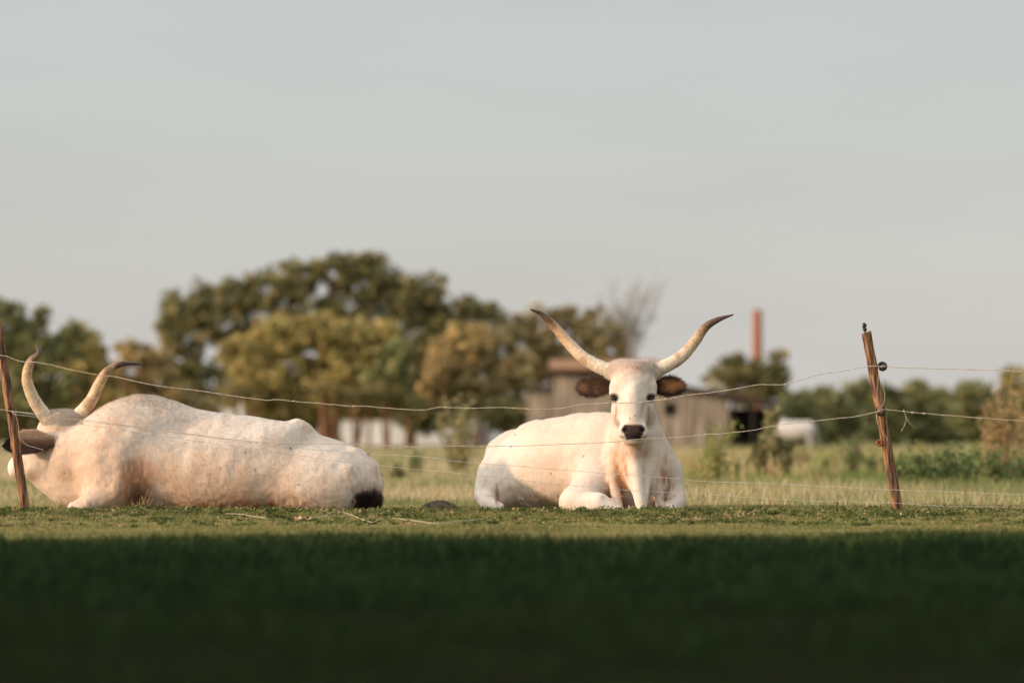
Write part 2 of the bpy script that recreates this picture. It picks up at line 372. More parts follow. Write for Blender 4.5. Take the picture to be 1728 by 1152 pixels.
def fur(name, V, N, Q, Cc, parent, n, length, width, flow, mat, seed=1, lift=0.35, jit=0.3, dark=0.11):
    """short hair: thin triangles rooted on the skin, shaded with the skin's own normals"""
    rs = RS(seed)
    a = V[Q[:, 0]]; area = np.linalg.norm(np.cross(V[Q[:, 1]]-a, V[Q[:, 3]]-a), axis=1)
    Lc = length(a, N[Q[:, 0]], Cc[Q[:, 0]]); area = area*np.clip(Lc/0.010, .05, 3)**1.3; cum = np.cumsum(area); fi = np.searchsorted(cum, rs.rand(n)*cum[-1]); q = Q[fi]
    w_ = rs.dirichlet((1, 1, 1, 1), n)
    p = (V[q]*w_[..., None]).sum(1); nn = (N[q]*w_[..., None]).sum(1); nn /= np.linalg.norm(nn, axis=1)[:, None]+1e-9
    cc = (Cc[q]*w_[..., None]).sum(1)*(1+(rs.rand(n, 1)-0.40)*dark*2)
    L = length(p, nn, cc); keep = rs.rand(n) < np.clip((L-0.003)/0.006, 0.0, 1)
    p, nn, cc, L = p[keep], nn[keep], cc[keep], L[keep]; n = len(p); L = L*(0.6+0.8*rs.rand(n))
    fl = flow(p, nn)+rs.randn(n, 3)*jit; fl -= nn*(fl*nn).sum(1)[:, None]; fl /= np.linalg.norm(fl, axis=1)[:, None]+1e-9
    d = fl+nn*(lift+0.35*rs.rand(n, 1)+0.22*sstep(0.014, 0.025, L)[:, None])
    d += rs.randn(n, 3)*0.25*sstep(0.012, 0.022, L)[:, None]; d /= np.linalg.norm(d, axis=1)[:, None]
    side = np.cross(nn, fl); W = width*(0.7+0.6*rs.rand(n))[:, None]
    base = p-nn*0.002
    VV = np.stack([base+side*W, base-side*W, p+d*L[:, None]], 1).reshape(-1, 3)
    T = np.arange(n*3).reshape(-1, 3)
    nn3 = np.repeat(nn, 3, 0)
    return mesh(name, VV, None, T, mat, parent, col=np.repeat(np.clip(cc, 0, 1), 3, 0), smooth=True, normals=nn3)
def horn(pts_px, rads, Yc, parent, seed, tip=0.72, base=lin(214, 196, 168), mid=lin(190, 150, 108), dark=lin(78, 58, 48)):
    pts = spline(pts_px, 14); m = len(pts); t_ = np.linspace(0, 1, m)
    r = np.interp(t_, np.linspace(0, 1, len(rads)), rads)
    r = r*(1+0.025*np.sin(t_*70)*(1-t_)+0.015*np.sin(t_*151+1)*(1-t_))
    pw = px2w(np.stack([pts[:, 0], pts[:, 1], pts[:, 2]], -1), Yc); V, Q, T = tube(pw, r*Yc/FPX, 20)
    tt = np.concatenate([np.repeat(t_, 20), [0, 1]])
    n_ = vnoise(V, 22, seed)*0.5+vnoise(V, 60, seed+1)*0.3; 
    k = sstep(tip-0.18, tip+0.12, tt+0.16*n_)
    c = base*(1-sstep(0.1, 0.7, tt))[:, None]+mid*sstep(0.1, 0.7, tt)[:, None]
    st = sstep(0.35, 0.75, vnoise(V*[1, 1, 1], 16, seed+3)+0.15)[:, None]*0.55*(1-k[:, None])
    c = c*(1-st)+lin(150, 96, 60)*st
    c = c*(1-k[:, None])+dark*k[:, None]
    return mesh('horn', V, Q, T, M_horn, parent, col=c, smooth=True)
def ear(base_px, tip_px, half, Yc, parent, seed, cup=0.35, upv=(0, 0, 1), facing=(0, -1, 0), outer=lin(48, 32, 26), inner=lin(150, 90, 52), inner_amt=0.8, n=4500, thick=0.16, furlen=0.022, side=False):
    a = px2w(np.array([base_px], float), Yc)[0]; b = px2w(np.array([tip_px], float), Yc)[0]
    L = np.linalg.norm(b-a); ax = (b-a)/L; fc = np.array(facing, float); fc -= ax*fc.dot(ax); fc /= np.linalg.norm(fc); up = np.cross(ax, fc)
    hw = half*Yc/FPX; m, k = 26, 28; tt = np.linspace(0, 1, m); th = np.linspace(0, 2*np.pi, k, endpoint=False)
    prof = np.interp(tt, [0, .12, .35, .6, .8, .93, 1], [.38, .58, .96, 1.0, .74, .38, .05])
    V = []; IN = []
    for i, t_ in enumerate(tt):
        wd = hw*prof[i]; cpv = cup*wd
        for q in th:
            u, v = math.cos(q), math.sin(q)
            off = cpv*(u*u)*1.0-cpv*0.3
            V.append(a+ax*L*t_+up*wd*u+fc*(off+thick*wd*v)+np.array([0, 0, -0.10*L*t_*t_]))
            IN.append(max(0, v)*(1-abs(u)**4))
    V = np.array(V); IN = np.array(IN); tv = np.repeat(tt, k); streak = None
    Q = [(i*k+j, i*k+(j+1) % k, (i+1)*k+(j+1) % k, (i+1)*k+j) for i in range(m-1) for j in range(k)]
    V = np.vstack([V, V[:k].mean(0), V[-k:].mean(0)]); T = []
    for j in range(k): T += [(m*k, (j+1) % k, j), (m*k+1, (m-1)*k+j, (m-1)*k+(j+1) % k)]
    IN = np.concatenate([IN, [0, 0]]); tv = np.concatenate([tv, [0, 1]])
    am = sstep(0.2, 0.9, IN+0.6*vnoise(V, 35, seed))*inner_amt*sstep(0.1, 0.45, tv)*(1-sstep(0.82, 1, tv))
    c = outer*(1-am[:, None])+inner*am[:, None]
    if not side:
        stk_ = sstep(0.0, 0.5, vnoise(np.stack([(V-a)@ax*14, (V-a)@up*70, V[:, 1]*20], -1), 1.0, seed+2))*0.75
        c = mixc(c, stk_, lin(52, 36, 30))
    if side:      # the ear seen from behind: pale brown upper edge, black tip and lower edge
        vv = (V-(a+ax*L*tv[:, None]))@np.array([0, 0, 1.0])/hw
        c = c*(1-0.8*sstep(-0.1, 0.5, vv)[:, None])+lin(212, 184, 156)*0.8*sstep(-0.1, 0.5, vv)[:, None]
        c = mixc(c, sstep(0.2, -0.3, vv)*.8, DARK) if False else c*(1-.75*(1-sstep(-.5, 0.0, vv))[:, None])+.75*(1-sstep(-.5, 0.0, vv))[:, None]*lin(40, 29, 25)
        kt = sstep(0.68, 0.82, tv)[:, None]; c = c*(1-kt)+kt*lin(30, 24, 22)
    Qa = np.array(Q)
    fn = np.cross(V[Qa[:, 1]]-V[Qa[:, 0]], V[Qa[:, 3]]-V[Qa[:, 0]]); NN = np.zeros_like(V)
    for j in range(4): np.add.at(NN, Qa[:, j], fn)
    cen = a+ax*L*tv[:, None]
    NN /= np.linalg.norm(NN, axis=1)[:, None]+1e-12
    if ((V-cen)*NN).sum() < 0: NN = -NN; Qa = Qa[:, ::-1]; T = [q[::-1] for q in T]
    o = mesh('ear', V, Qa, T, M_ear, parent, col=c, smooth=True)
    fur('ear_fur', V, NN, Qa, c, o if False else parent, n, lambda p, q, r: np.full(len(p), furlen), 0.0012, lambda p, q: np.tile(ax+np.array([0, 0, -0.35]), (len(p), 1)), M_fur, seed+7, lift=0.5, jit=0.75, dark=0.35).parent = o
    bpy.data.objects[-1] if False else None
    return o
WHITE = lin(214, 200, 185); CREAM = lin(208, 183, 159); TAN = lin(198, 150, 108); MUD = lin(120, 82, 56); DARK = lin(38, 28, 24)
def blob(V, c, r, soft=1.0):
    """1 inside an ellipsoid given in photo pixels, falling to 0 at its edge"""
    q = (V-np.array(c))/np.array(r); d = np.sqrt((q**2).sum(1)); return 1-sstep(1-0.8*soft, 1.0+0.25*soft, d)
def mixc(c, k, col): k = np.clip(k, 0, 1)[:, None]; return c*(1-k)+np.asarray(col)*k

# ---- the cow on the right, lying and facing the camera
YB = 27.95
fB = Body()
fB.ell((1085, 805, 25), (66, 72, 62), 10)
fB.ell((1015, 792, 60), (52, 76, 60), 22)
fB.limb([(1010, 782, 95, 76), (945, 790, 150, 78), (895, 797, 205, 72)], 24)
fB.limb([(1045, 722, 55, 24), (985, 724, 105, 26), (935, 735, 160, 24), (903, 737, 195, 24)], 26)
fB.ell((868, 802, 235), (56, 70, 78), 22)
fB.limb([(908, 722, 195, 9), (893, 735, 200, 16)], 16)
fB.limb([(865, 745, 250, 14), (838, 762, 275, 18)], 22)
fB.ell((855, 815, 195), (44, 56, 46), 16)
fB.limb([(824, 800, 205, 22), (815, 838, 190, 17), (822, 852, 160, 13), (842, 860, 130, 11)], 8)
fB.limb([(838, 806, 120, 5), (837, 835, 118, 7), (838, 862, 115, 8)], 8, sub=True)
fB.limb([(1004, 815, 10, 38), (972, 845, -20, 25)], 20)
fB.limb([(970, 850, -22, 25), (1008, 853, -46, 23), (1040, 866, -56, 15)], 12)
fB.limb([(1126, 808, 25, 27), (1142, 846, -8, 16), (1128, 860, -40, 13)], 10)
fB.limb([(1078, 790, 20, 58), (1073, 735, 2, 46), (1070, 690, -2, 37), (1068, 655, -5, 33)], 20)
# dewlap and throat folds
fB.limb([(1066, 752, -32, 15), (1072, 800, -50, 11), (1080, 856, -66, 9)], 10)
fB.limb([(1050, 760, -22, 9), (1056, 800, -40, 7), (1078, 845, -58, 5)], 6)
fB.limb([(1088, 758, -20, 8), (1090, 810, -38, 7), (1084, 850, -56, 6)], 6)
fB.limb([(1038, 760, -14, 8), (1034, 810, -30, 8), (1042, 852, -42, 8)], 8)
fB.limb([(1104, 760, -8, 6), (1110, 812, -26, 7), (1112, 850, -34, 7)], 8)
# head
fB.limb([(1020, 838, -62, 3), (1046, 852, -70, 3)], 6, sub=True)
fB.ell((1068, 643, -28), (37, 30, 34), 8)
fB.ell((1068, 626, -16), (33, 14, 20), 12)
fB.ell((1053, 618, -16), (15, 8, 14), 8); fB.ell((1086, 619, -16), (13, 7, 14), 8)
fB.limb([(1068, 650, -36, 30), (1067, 685, -53, 26), (1066, 720, -66, 19.5)], 12)
fB.ell((1048, 690, -32), (17, 28, 24), 12, roll=4); fB.ell((1087, 690, -32), (17, 28, 24), 12, roll=-4)
fB.ell((1066, 729, -70), (22, 15, 17), 14)
fB.limb([(1051, 722, -79, 6), (1048, 731, -76, 6)], 9); fB.limb([(1081, 722, -79, 6), (1084, 731, -76, 6)], 9)
fB.ell((1066, 744, -64), (16, 8, 15), 8)
fB.ell((1066, 690, -75), (12, 36, 10), 14)
fB.limb([(1044, 684, -72, 3), (1049, 704, -82, 3)], 10, sub=True); fB.limb([(1089, 684, -72, 3), (1084, 704, -82, 3)], 10, sub=True)

fB.limb([(1037, 655, -42, 10), (1034, 664, -46, 7)], 10); fB.limb([(1097, 655, -42, 10), (1099, 664, -46, 7)], 10)
fB.ell((1034, 673, -56), (8, 5.5, 8), 6, sub=True); fB.ell((1097, 673, -57), (8, 5.5, 8), 6, sub=True)
fB.limb([(1040, 624, -18, 13), (1030, 628, -18, 13)], 8); fB.limb([(1096, 624, -18, 13), (1106, 628, -18, 13)], 8)
fB.limb([(1054.5, 722.5, -90, 2.8), (1050.5, 727, -86, 3.6)], 3, sub=True); fB.limb([(1078.5, 722.5, -90, 2.8), (1082.5, 727, -86, 3.6)], 3, sub=True)
fB.limb([(1046, 739, -80, 1.5), (1066, 742, -86, 1.5), (1086, 739, -80, 1.5)], 3, sub=True)
def dispB(p):
    w_ = np.asarray(p)/100.0
    bodym = sstep(0, 30, p[:, 2]+30)
    return fB(p)+((vnoise(w_, 3.0, 11)*1.6+vnoise(w_, 8, 12)*0.7)*bodym+0.35*vnoise(w_, 14, 13)).astype(np.float32)
VB, QB, NB = surface(dispB, (780, 600, -112), (1172, 880, 330), 1.5)
c = np.tile(WHITE, (len(VB), 1)); nz = vnoise(VB, 0.05, 21); nf = vnoise(VB*[1, 0.35, 1], 0.25, 22)
c = mixc(c, 0.35+0.3*nz, CREAM)
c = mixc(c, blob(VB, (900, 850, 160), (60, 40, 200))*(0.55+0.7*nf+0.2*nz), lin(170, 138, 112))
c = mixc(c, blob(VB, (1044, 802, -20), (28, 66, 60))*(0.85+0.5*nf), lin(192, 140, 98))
c = mixc(c, blob(VB, (1078, 760, -20), (26, 18, 60))*(0.6+0.4*nf), lin(160, 108, 72))  # muzzle's shadow on the throat, painted into the coat
c = mixc(c, blob(VB, (1118, 815, 0), (24, 62, 60))*(0.7+0.9*nf), lin(160, 116, 86))
c = mixc(c, blob(VB, (1072, 620, -20), (34, 14, 60))*(0.15+0.7*nf), lin(206, 166, 132))
for ex in (1, -1):
    xx = 1065.5-ex*31.5
    c = mixc(c, blob(VB, (xx, 672, -50), (11, 9, 30), .7)*0.95, DARK)
    c = mixc(c, blob(VB+np.stack([2*nf, 0*nf, 0*nf], -1), (xx+ex*4, 694, -50), (2.6, 24, 60))*0.6, lin(150, 104, 76))
hwN = np.interp(VB[:, 1], [712, 717, 722, 730, 737, 742], [5, 16, 18.5, 17, 13, 12])+1.5*vnoise(VB, .25, 9)
c = mixc(c, blob(VB, (1067, 750, -60), (20, 9, 40))*.7, lin(170, 128, 98))  # shading around the chin, painted
c = mixc(c, blob(VB, (1072, 768, -10), (22, 16, 60))*(.8+.4*nf), lin(150, 100, 68))  # painted shade under the chin, strengthened
c = mixc(c, blob(VB, (1067, 640, -70), (24, 26, 60))*(.25+.5*nf), lin(196, 184, 170))
c = mixc(c, blob(VB, (1087, 700, -70), (9, 28, 60))*(.35), lin(180, 172, 164))  # cool shade on the face's right side, painted grey
nose = (1-sstep(-1.5, 1.5, np.abs(VB[:, 0]-1066.5)-hwN))*(VB[:, 2] < -64)*sstep(714, 718, VB[:, 1])*(1-sstep(741, 744, VB[:, 1]))
c = mixc(c, nose, lin(62, 44, 40)); c = mixc(c, nose*sstep(725, 738, VB[:, 1])*.8, lin(34, 24, 22))
c = mixc(c, blob(VB, (1065, 712, -92), (16, 6, 30))*0.35, TAN)
c = mixc(c, blob(VB, (838, 838, 150), (5, 22, 80))*0.8, lin(120, 80, 55))  # shade in the gap between hind leg and belly, put into the colour
for nx_ in (1053, 1080): c = mixc(c, blob(VB, (nx_, 725, -84), (5, 4.5, 14), .5), lin(20, 14, 13))
c = mixc(c, blob(VB, (950, 775, 100), (80, 80, 170))*0.65, lin(198, 168, 144))  # flank painted duller to tone down the bright sun on it
for sx0, sy0 in [(870, 733), (862, 754), (942, 838), (985, 770), (930, 800), (1069, 702), (1060, 706)]: c = mixc(c, blob(VB[:, :2], (sx0, sy0), (1.6, 1.6), .4)*.8, DARK)
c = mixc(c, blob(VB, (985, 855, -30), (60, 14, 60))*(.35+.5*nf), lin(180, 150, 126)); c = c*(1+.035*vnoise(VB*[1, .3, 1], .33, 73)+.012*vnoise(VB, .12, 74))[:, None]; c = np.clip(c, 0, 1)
cowB = root('grey_cow', P(1050, 866, 27.9)*[1, 1, 0], 'white long-horned cow lying on the grass, facing the camera between the posts', 'cow')
WB = px2w(VB, YB); WN = dirw(NB)
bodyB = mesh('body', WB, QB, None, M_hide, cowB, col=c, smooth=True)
flowB = lambda p, n: np.stack([-0.35*np.ones(len(p)), 0.5*np.ones(len(p)), -0.9*np.ones(len(p))], -1)
headz = px2w(np.array([[1066, 648, -20]]), YB)[0]
def lenB(p, n, cc):
    d = np.linalg.norm((p-headz)*[1, .6, 1], axis=1)
    l = 0.009+0.004*sstep(0.5, 0.9, n[:, 2])
    l = l+0.013*sstep(0.95, 1.06, p[:, 2]); l = np.where((d > 0.15) & (p[:, 1] < 27.75) & (p[:, 2] < 0.62), 0.004, l)
    px = 864+p[:, 0]*FPX/YB; py = HORY-(p[:, 2]-H)*FPX/YB
    l = np.where((np.abs(px-1065) < 24) & (py > 700) & (py < 752) & (p[:, 1] < 27.75), 0.0005, l)
    l = np.where((np.abs(np.abs(px-1067.5)-33) < 9) & (np.abs(py-672) < 7) & (p[:, 1] < 27.85), 0.0005, l)
    return l
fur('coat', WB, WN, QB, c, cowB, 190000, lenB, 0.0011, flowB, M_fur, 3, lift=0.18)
horn([(1040, 627, -18), (1018, 622, -16), (985, 604, -8), (958, 577, 2), (934, 549, 6), (915, 531, 0), (895, 522, -8)], [12.6, 11.7, 10.6, 9.2, 7.3, 5, 1.2], YB, cowB, 31)
horn([(1096, 627, -18), (1118, 620, -16), (1148, 603, -8), (1172, 577, 2), (1190, 553, 6), (1210, 540, 0), (1237, 531, -8)], [12.6, 11.7, 10.6, 9.2, 7.3, 5, 1.2], YB, cowB, 37, tip=0.66)
ear((1032, 654, -14), (973, 648, -6), 16, YB, cowB, 41, inner_amt=0.7, facing=(0.15, -1, 0.1), outer=lin(92, 68, 54), inner=lin(168, 128, 98), furlen=0.034, n=9000)
ear((1100, 656, -14), (1156, 645, -6), 16, YB, cowB, 45, inner_amt=1.3, facing=(-0.45, -1, 0.1), outer=lin(80, 56, 44), inner=lin(212, 150, 100), furlen=0.034, n=9000)  # inner colour includes the orange sunlight caught by this ear
def sphere(c, r, n=16):
    th = np.linspace(0, np.pi, n); ph = np.linspace(0, 2*np.pi, n*2, endpoint=False)
    V = np.array([[c[0]+r[0]*math.sin(a)*math.cos(b), c[1]+r[1]*math.sin(a)*math.sin(b), c[2]+r[2]*math.cos(a)] for a in th for b in ph])
    k = n*2; Q = [(i*k+j, (i+1)*k+j, (i+1)*k+(j+1) % k, i*k+(j+1) % k) for i in range(n-1) for j in range(k)]
    return V, Q
for ex in (1034.5, 1097):
    V, Q = sphere(px2w(np.array([[ex, 672.5, -47]]), YB)[0], (0.023, 0.022, 0.0165))
    mesh('eye', V, Q, None, M_eye, cowB, smooth=True)

# ---- the cow on the left, lying side-on with its head turned away
YA = 28.0
fA = Body()
fA.ell((375, 795, 0), (195, 86, 84), 10)
fA.ell((235, 778, 0), (105, 92, 74), 26)
fA.ell((238, 722, 0), (88, 50, 38), 26)
fA.limb([(235, 706, 0, 28), (330, 716, 0, 24), (420, 730, 0, 23), (470, 739, 0, 22)], 28)
fA.limb([(503, 721, -8, 5), (488, 738, -20, 15), (455, 756, -36, 22)], 34)
fA.limb([(503, 717, 0, 6), (517, 725, 0, 9), (534, 743, 0, 10), (590, 775, 0, 12)], 18)
fA.ell((448, 752, -92), (34, 22, 16), 26, sub=True)
fA.limb([(500, 786, -96, 5), (484, 815, -100, 7), (470, 850, -100, 6)], 22, sub=True)
fA.ell((552, 817, 0), (86, 68, 70), 24)
fA.ell((545, 818, -42), (92, 54, 42), 20)
fA.limb([(556, 774, 5, 20), (606, 797, 5, 24), (622, 834, 0, 20)], 20)
fA.limb([(600, 770, -22, 12), (622, 790, -26, 14)], 14)
fA.limb([(606, 768, 2, 9), (632, 786, 0, 8), (640, 812, -8, 7), (636, 835, -14, 9)], 7)
fA.ell((618, 846, -25), (26, 20, 26), 10)
fA.limb([(590, 800, -62, 14), (606, 812, -62, 11), (616, 828, -52, 8)], 12)
fA.limb([(195, 765, 0, 66), (130, 772, 12, 54), (98, 762, 18, 42)], 26)
fA.ell((190, 800, -42), (46, 60, 34), 22)
fA.limb([(195, 825, -50, 30), (155, 850, -62, 20), (138, 858, -64, 16)], 22)
fA.limb([(78, 806, 18, 26), (112, 826, 8, 30), (160, 838, 0, 30)], 20)
# head, turned away
fA.ell((98, 722, 18), (36, 26, 30), 10)
fA.ell((105, 704, 14), (36, 13, 22), 8)
fA.limb([(92, 738, 20, 32), (66, 766, 24, 27), (34, 788, 26, 19)], 12)
fA.ell((30, 790, 24), (19, 20, 20), 8)
fA.ell((66, 790, 14), (28, 24, 24), 12)
fA.limb([(44, 782, -4, 2), (52, 802, -16, 4), (68, 816, -22, 4)], 5, sub=True)
fA.limb([(233, 806, -108, 16), (240, 832, -108, 22), (248, 858, -106, 26)], 22, sub=True)
fA.limb([(112, 765, -50, 2), (124, 792, -56, 3), (118, 820, -52, 2)], 16, sub=True)
fA.limb([(138, 800, -66, 2), (142, 820, -68, 3), (134, 838, -60, 2)], 14, sub=True)
fA.limb([(182, 760, -84, 3), (196, 790, -92, 4), (190, 815, -94, 3)], 26, sub=True)
def dispA(p):
    w_ = np.asarray(p)/100.0
    rib = 0.4*np.sin((p[:, 0]+0.25*p[:, 1])*0.19)*np.exp(-((p[:, 0]-370)/70)**2)*np.exp(-((p[:, 1]-760)/50)**2)
    return fA(p)+(vnoise(w_, 2.6, 15)*1.3+vnoise(w_, 7, 16)*0.8+0.35*vnoise(w_, 14, 17)+rib).astype(np.float32)
VA, QA, NA = surface(dispA, (-2, 660, -122), (664, 884, 112), 1.6)
c = np.tile(WHITE, (len(VA), 1)); nz = vnoise(VA, 0.04, 25); nf = vnoise(VA*[1, 0.4, 1], 0.22, 26); ng = vnoise(VA, 0.1, 27)
c = mixc(c, 0.4+0.35*nz, CREAM)
c = mixc(c, blob(VA, (238, 815, -90), (38, 54, 60))*(0.95+0.4*nf), lin(156, 102, 64))
c = mixc(c, blob(VA, (242, 842, -90), (20, 34, 60))*0.95, lin(84, 58, 44))
c = mixc(c, blob(VA, (400, 855, -60), (130, 26, 80))*(0.5+0.8*nf+0.3*ng), lin(176, 126, 88))
c = mixc(c, blob(VA, (500, 848, -90), (60, 26, 60))*(0.5+1.0*nf), lin(170, 142, 118))
c = mixc(c, blob(VA, (190, 735, -60), (70, 50, 60))*(0.2+0.4*nf+0.3*ng), lin(208, 168, 134))
c = mixc(c, blob(VA, (100, 724, 0), (34, 7, 60))*(0.4+0.5*nf), TAN)
c = mixc(c, blob(VA, (82, 755, -10), (30, 20, 40))*0.75, lin(140, 98, 70))
c = mixc(c, blob(VA, (54, 803, -10), (12, 16, 50))*0.7, lin(110, 76, 56))  # cheek crease darkened in colour, as its shade
c = mixc(c, blob(VA, (330, 830, -40), (230, 80, 120))*0.6*(1+.4*nz), lin(222, 178, 142))  # warm sunlight on the lower flank, painted as peach
c = mixc(c, blob(VA, (150, 790, -40), (130, 80, 120))*0.4, lin(222, 184, 150))  # same painted sun warmth over neck and shoulder
c = mixc(c, blob(VA, (236, 815, -90), (34, 54, 60))*(0.75+0.5*nf), lin(166, 112, 74)); c = mixc(c, blob(VA, (240, 842, -90), (20, 36, 60))*0.9, lin(88, 62, 48))
c = mixc(c, blob(VA, (430, 858, -60), (150, 20, 80))*(0.4+0.9*nf+0.4*ng), lin(172, 122, 86))
for sx0, sy0 in [(419, 763), (493, 755), (494, 757), (378, 788), (620, 766), (644, 799), (113, 797), (436, 792), (508, 816)]: c = mixc(c, blob(VA[:, :2], (sx0, sy0), (1.7, 1.7), .4)*.8, DARK)
tuft = np.maximum(blob(VA+np.stack([nf*7, nf*9, 0*nf], -1), (619, 846, -20), (34, 33, 80), 0.55), blob(VA, (606, 838, -30), (20, 22, 70), .8)*(0.6+0.6*nf))
c = mixc(c, blob(VA, (600, 805, -40), (22, 30, 60))*(0.3+0.6*nf), lin(150, 116, 92))
c = mixc(c, tuft*1.3, lin(92, 64, 50)); c = mixc(c, (tuft-.35)*1.6*(1+.6*nf), lin(52, 39, 33))
c = mixc(c, blob(VA, (24, 806, 20), (12, 10, 40))*0.6, TAN)
c = c*(1+.035*vnoise(VA*[1, .3, 1], .33, 71)+.012*vnoise(VA, .12, 72))[:, None]; c = np.clip(c, 0, 1)
cowA = root('grey_cow', P(330, 864, 28.0)*[1, 1, 0], 'white long-horned cow lying side-on behind the left post, head turned away', 'cow')
WA = px2w(VA, YA); WN = dirw(NA)
mesh('body', WA, QA, None, M_hide, cowA, col=c, smooth=True)
def lenA(p, n, cc):
    px = 864+p[:, 0]*FPX/YA; py = HORY-(p[:, 2]-H)*FPX/YA
    l = 0.010+0.007*np.exp(-((px-235)/75)**2)*sstep(0.2, 0.9, n[:, 2])
    l = np.where((px > 70) & (px < 142) & (py < 716), 0.020, l)
    l = np.where((px > 560) & (cc.mean(1) < 0.16), 0.024, l); l = np.where(n[:, 2] > 0.6, np.maximum(l, 0.009), l)
    return np.where((px < 75) & (py > 720), 0.006, l)
flowA = lambda p, n: np.stack([0.45*np.ones(len(p)), 0*np.ones(len(p)), -0.9*np.ones(len(p))], -1)
fur('coat', WA, WN, QA, c, cowA, 260000, lenA, 0.0012, flowA, M_fur, 5, lift=0.3)
horn([(86, 714, 8), (74, 700, 4), (57, 672, -6), (47, 640, -12), (52, 612, -10), (66, 596, -4), (60, 581, 4)], [12.8, 12.2, 10.4, 9, 7.2, 4.8, 1.4], YA, cowA, 51, tip=0.72)
horn([(120, 712, 16), (132, 700, 14), (153, 676, 6), (168, 647, -2), (182, 626, -4), (206, 614, 2), (240, 614, 10)], [12.8, 12.2, 10.6, 9.2, 7.2, 5, 1.4], YA, cowA, 57, tip=0.74)
ear((94, 744, -22), (8, 744, -30), 21, YA, cowA, 61, inner_amt=0.0, facing=(-0.1, -1, 0.2), outer=lin(118, 88, 68), n=6000, side=True)

# ------------------------------------------------------------------ fence: posts, cords, wires
YF = 27.35
def post(name_label, base, top, w0, w1, Y, rotdeg, seed, rail=None):
    b_ = P(base[0], base[1], Y); t_ = P(top[0], top[1], Y)
    rt = root('fence_post', (b_[0], b_[1], 0), name_label, 'fence post', 'wooden fence posts')
    rs = RS(seed); m = 26; pts = np.array([b_+(t_-b_)*(-0.10+1.10*i/(m-1)) for i in range(m)])
    ax = (t_-b_)/np.linalg.norm(t_-b_); a = np.array([math.cos(R(rotdeg)), math.sin(R(rotdeg)), 0]); a -= ax*a.dot(ax); a /= np.linalg.norm(a); bb = np.cross(ax, a)
    prof = [(-1, -.86), (-.86, -1), (0, -1.03), (.86, -1), (1, -.86), (1.02, 0), (1, .86), (.86, 1), (0, 1.0), (-.86, 1), (-1, .86), (-1.0, 0)]
    V = []
    for i, p in enumerate(pts):
        wd = (w0+(w1-w0)*i/(m-1))*Y/FPX/2
        for j, (u, v) in enumerate(prof):
            k = 1+0.05*math.sin(i*0.7+j*2.1)+0.05*rs.randn()*(j % 2)
            V.append(p+a*u*wd*k+bb*v*wd*0.9*k+ax*(0.006*rs.randn() if i in (m-1,) else 0))
    n = len(prof); Q = [(i*n+j, i*n+(j+1) % n, (i+1)*n+(j+1) % n, (i+1)*n+j) for i in range(m-1) for j in range(n)]
    V += [pts[-1]+ax*0.006]; T = [(m*n, (m-1)*n+j, (m-1)*n+(j+1) % n) for j in range(n)]
    mesh('shaft', V, Q, T, M_post, rt)
    return rt
def ring(mb, c, r, rr, tilt=0.5, n=18):
    a = np.linspace(0, 2*np.pi, n); c = np.array(c)
    pts = np.stack([c[0]+r*np.cos(a), c[1]+r*np.sin(a)*tilt, c[2]+r*np.sin(a)], -1); mb.tube(pts, rr, 8)
pr = post('leaning weathered brown post with dark insulators, right of the facing cow', (1517, 866), (1462, 562), 13.5, 13, YF, 28, 5)
# insulator fittings
post('straight brown fence post just outside the right edge of the picture', (2132, 868), (2126, 560), 13, 12.5, YF, 20, 15)
s1 = YF/FPX
def insulator(cx, cy, parent, mat, r=6.0):
    mb = MB(); ring(mb, P(cx, cy, YF-0.02), r*s1, r*0.42*s1, 0.4)
    ring(mb, P(cx-1, cy+1, YF-0.01), r*0.45*s1, r*0.3*s1, 0.9)
    mb.tube([P(cx-r*1.6, cy+1, YF+0.01), P(cx-r*0.5, cy, YF-0.01)], r*0.28*s1, 6); mb.build('insulator', mat, parent, True)
insulator(1489, 618, pr, M_iron); insulator(1486, 693, pr, M_iron, 6.5); insulator(1484, 747, pr, M_rust, 4.2)
mb = MB(); mb.tube([P(1460, 563, YF), P(1459, 557, YF)], 1.6*s1, 8); mb.build('cap_bolt', M_wire, pr, True)
mb = MB(); mb.tube(spline([P(1459, 559, YF), P(1459.5, 556, YF), P(1458, 552, YF), P(1459, 549, YF), P(1458.5, 546, YF), P(1458.5, 544.5, YF)], 4), np.interp(np.linspace(0, 1, 21), [0, .2, .35, .6, .75, .9, 1], [2.2, 3.8, 2.6, 4.0, 2.4, 3.4, .6])*s1, 10); mb.build('cap_insulator', M_iron, pr, True)
pl = post('leaning rough brown post at the left edge, in front of the side-on cow', (43, 860), (-5, 545), 12.5, 12, YF, 40, 9)
mb = MB(); ring(mb, P(5, 600, YF-0.035), 6*s1, 1.1*s1, 1.0); mb.build('tie_ring', M_iron, pl, True)
mb = MB(); ring(mb, P(18.5, 693, YF-0.035), 5*s1, 1.4*s1, 0.6); mb.build('tie_ring', M_iron, pl, True)
_wext = {}
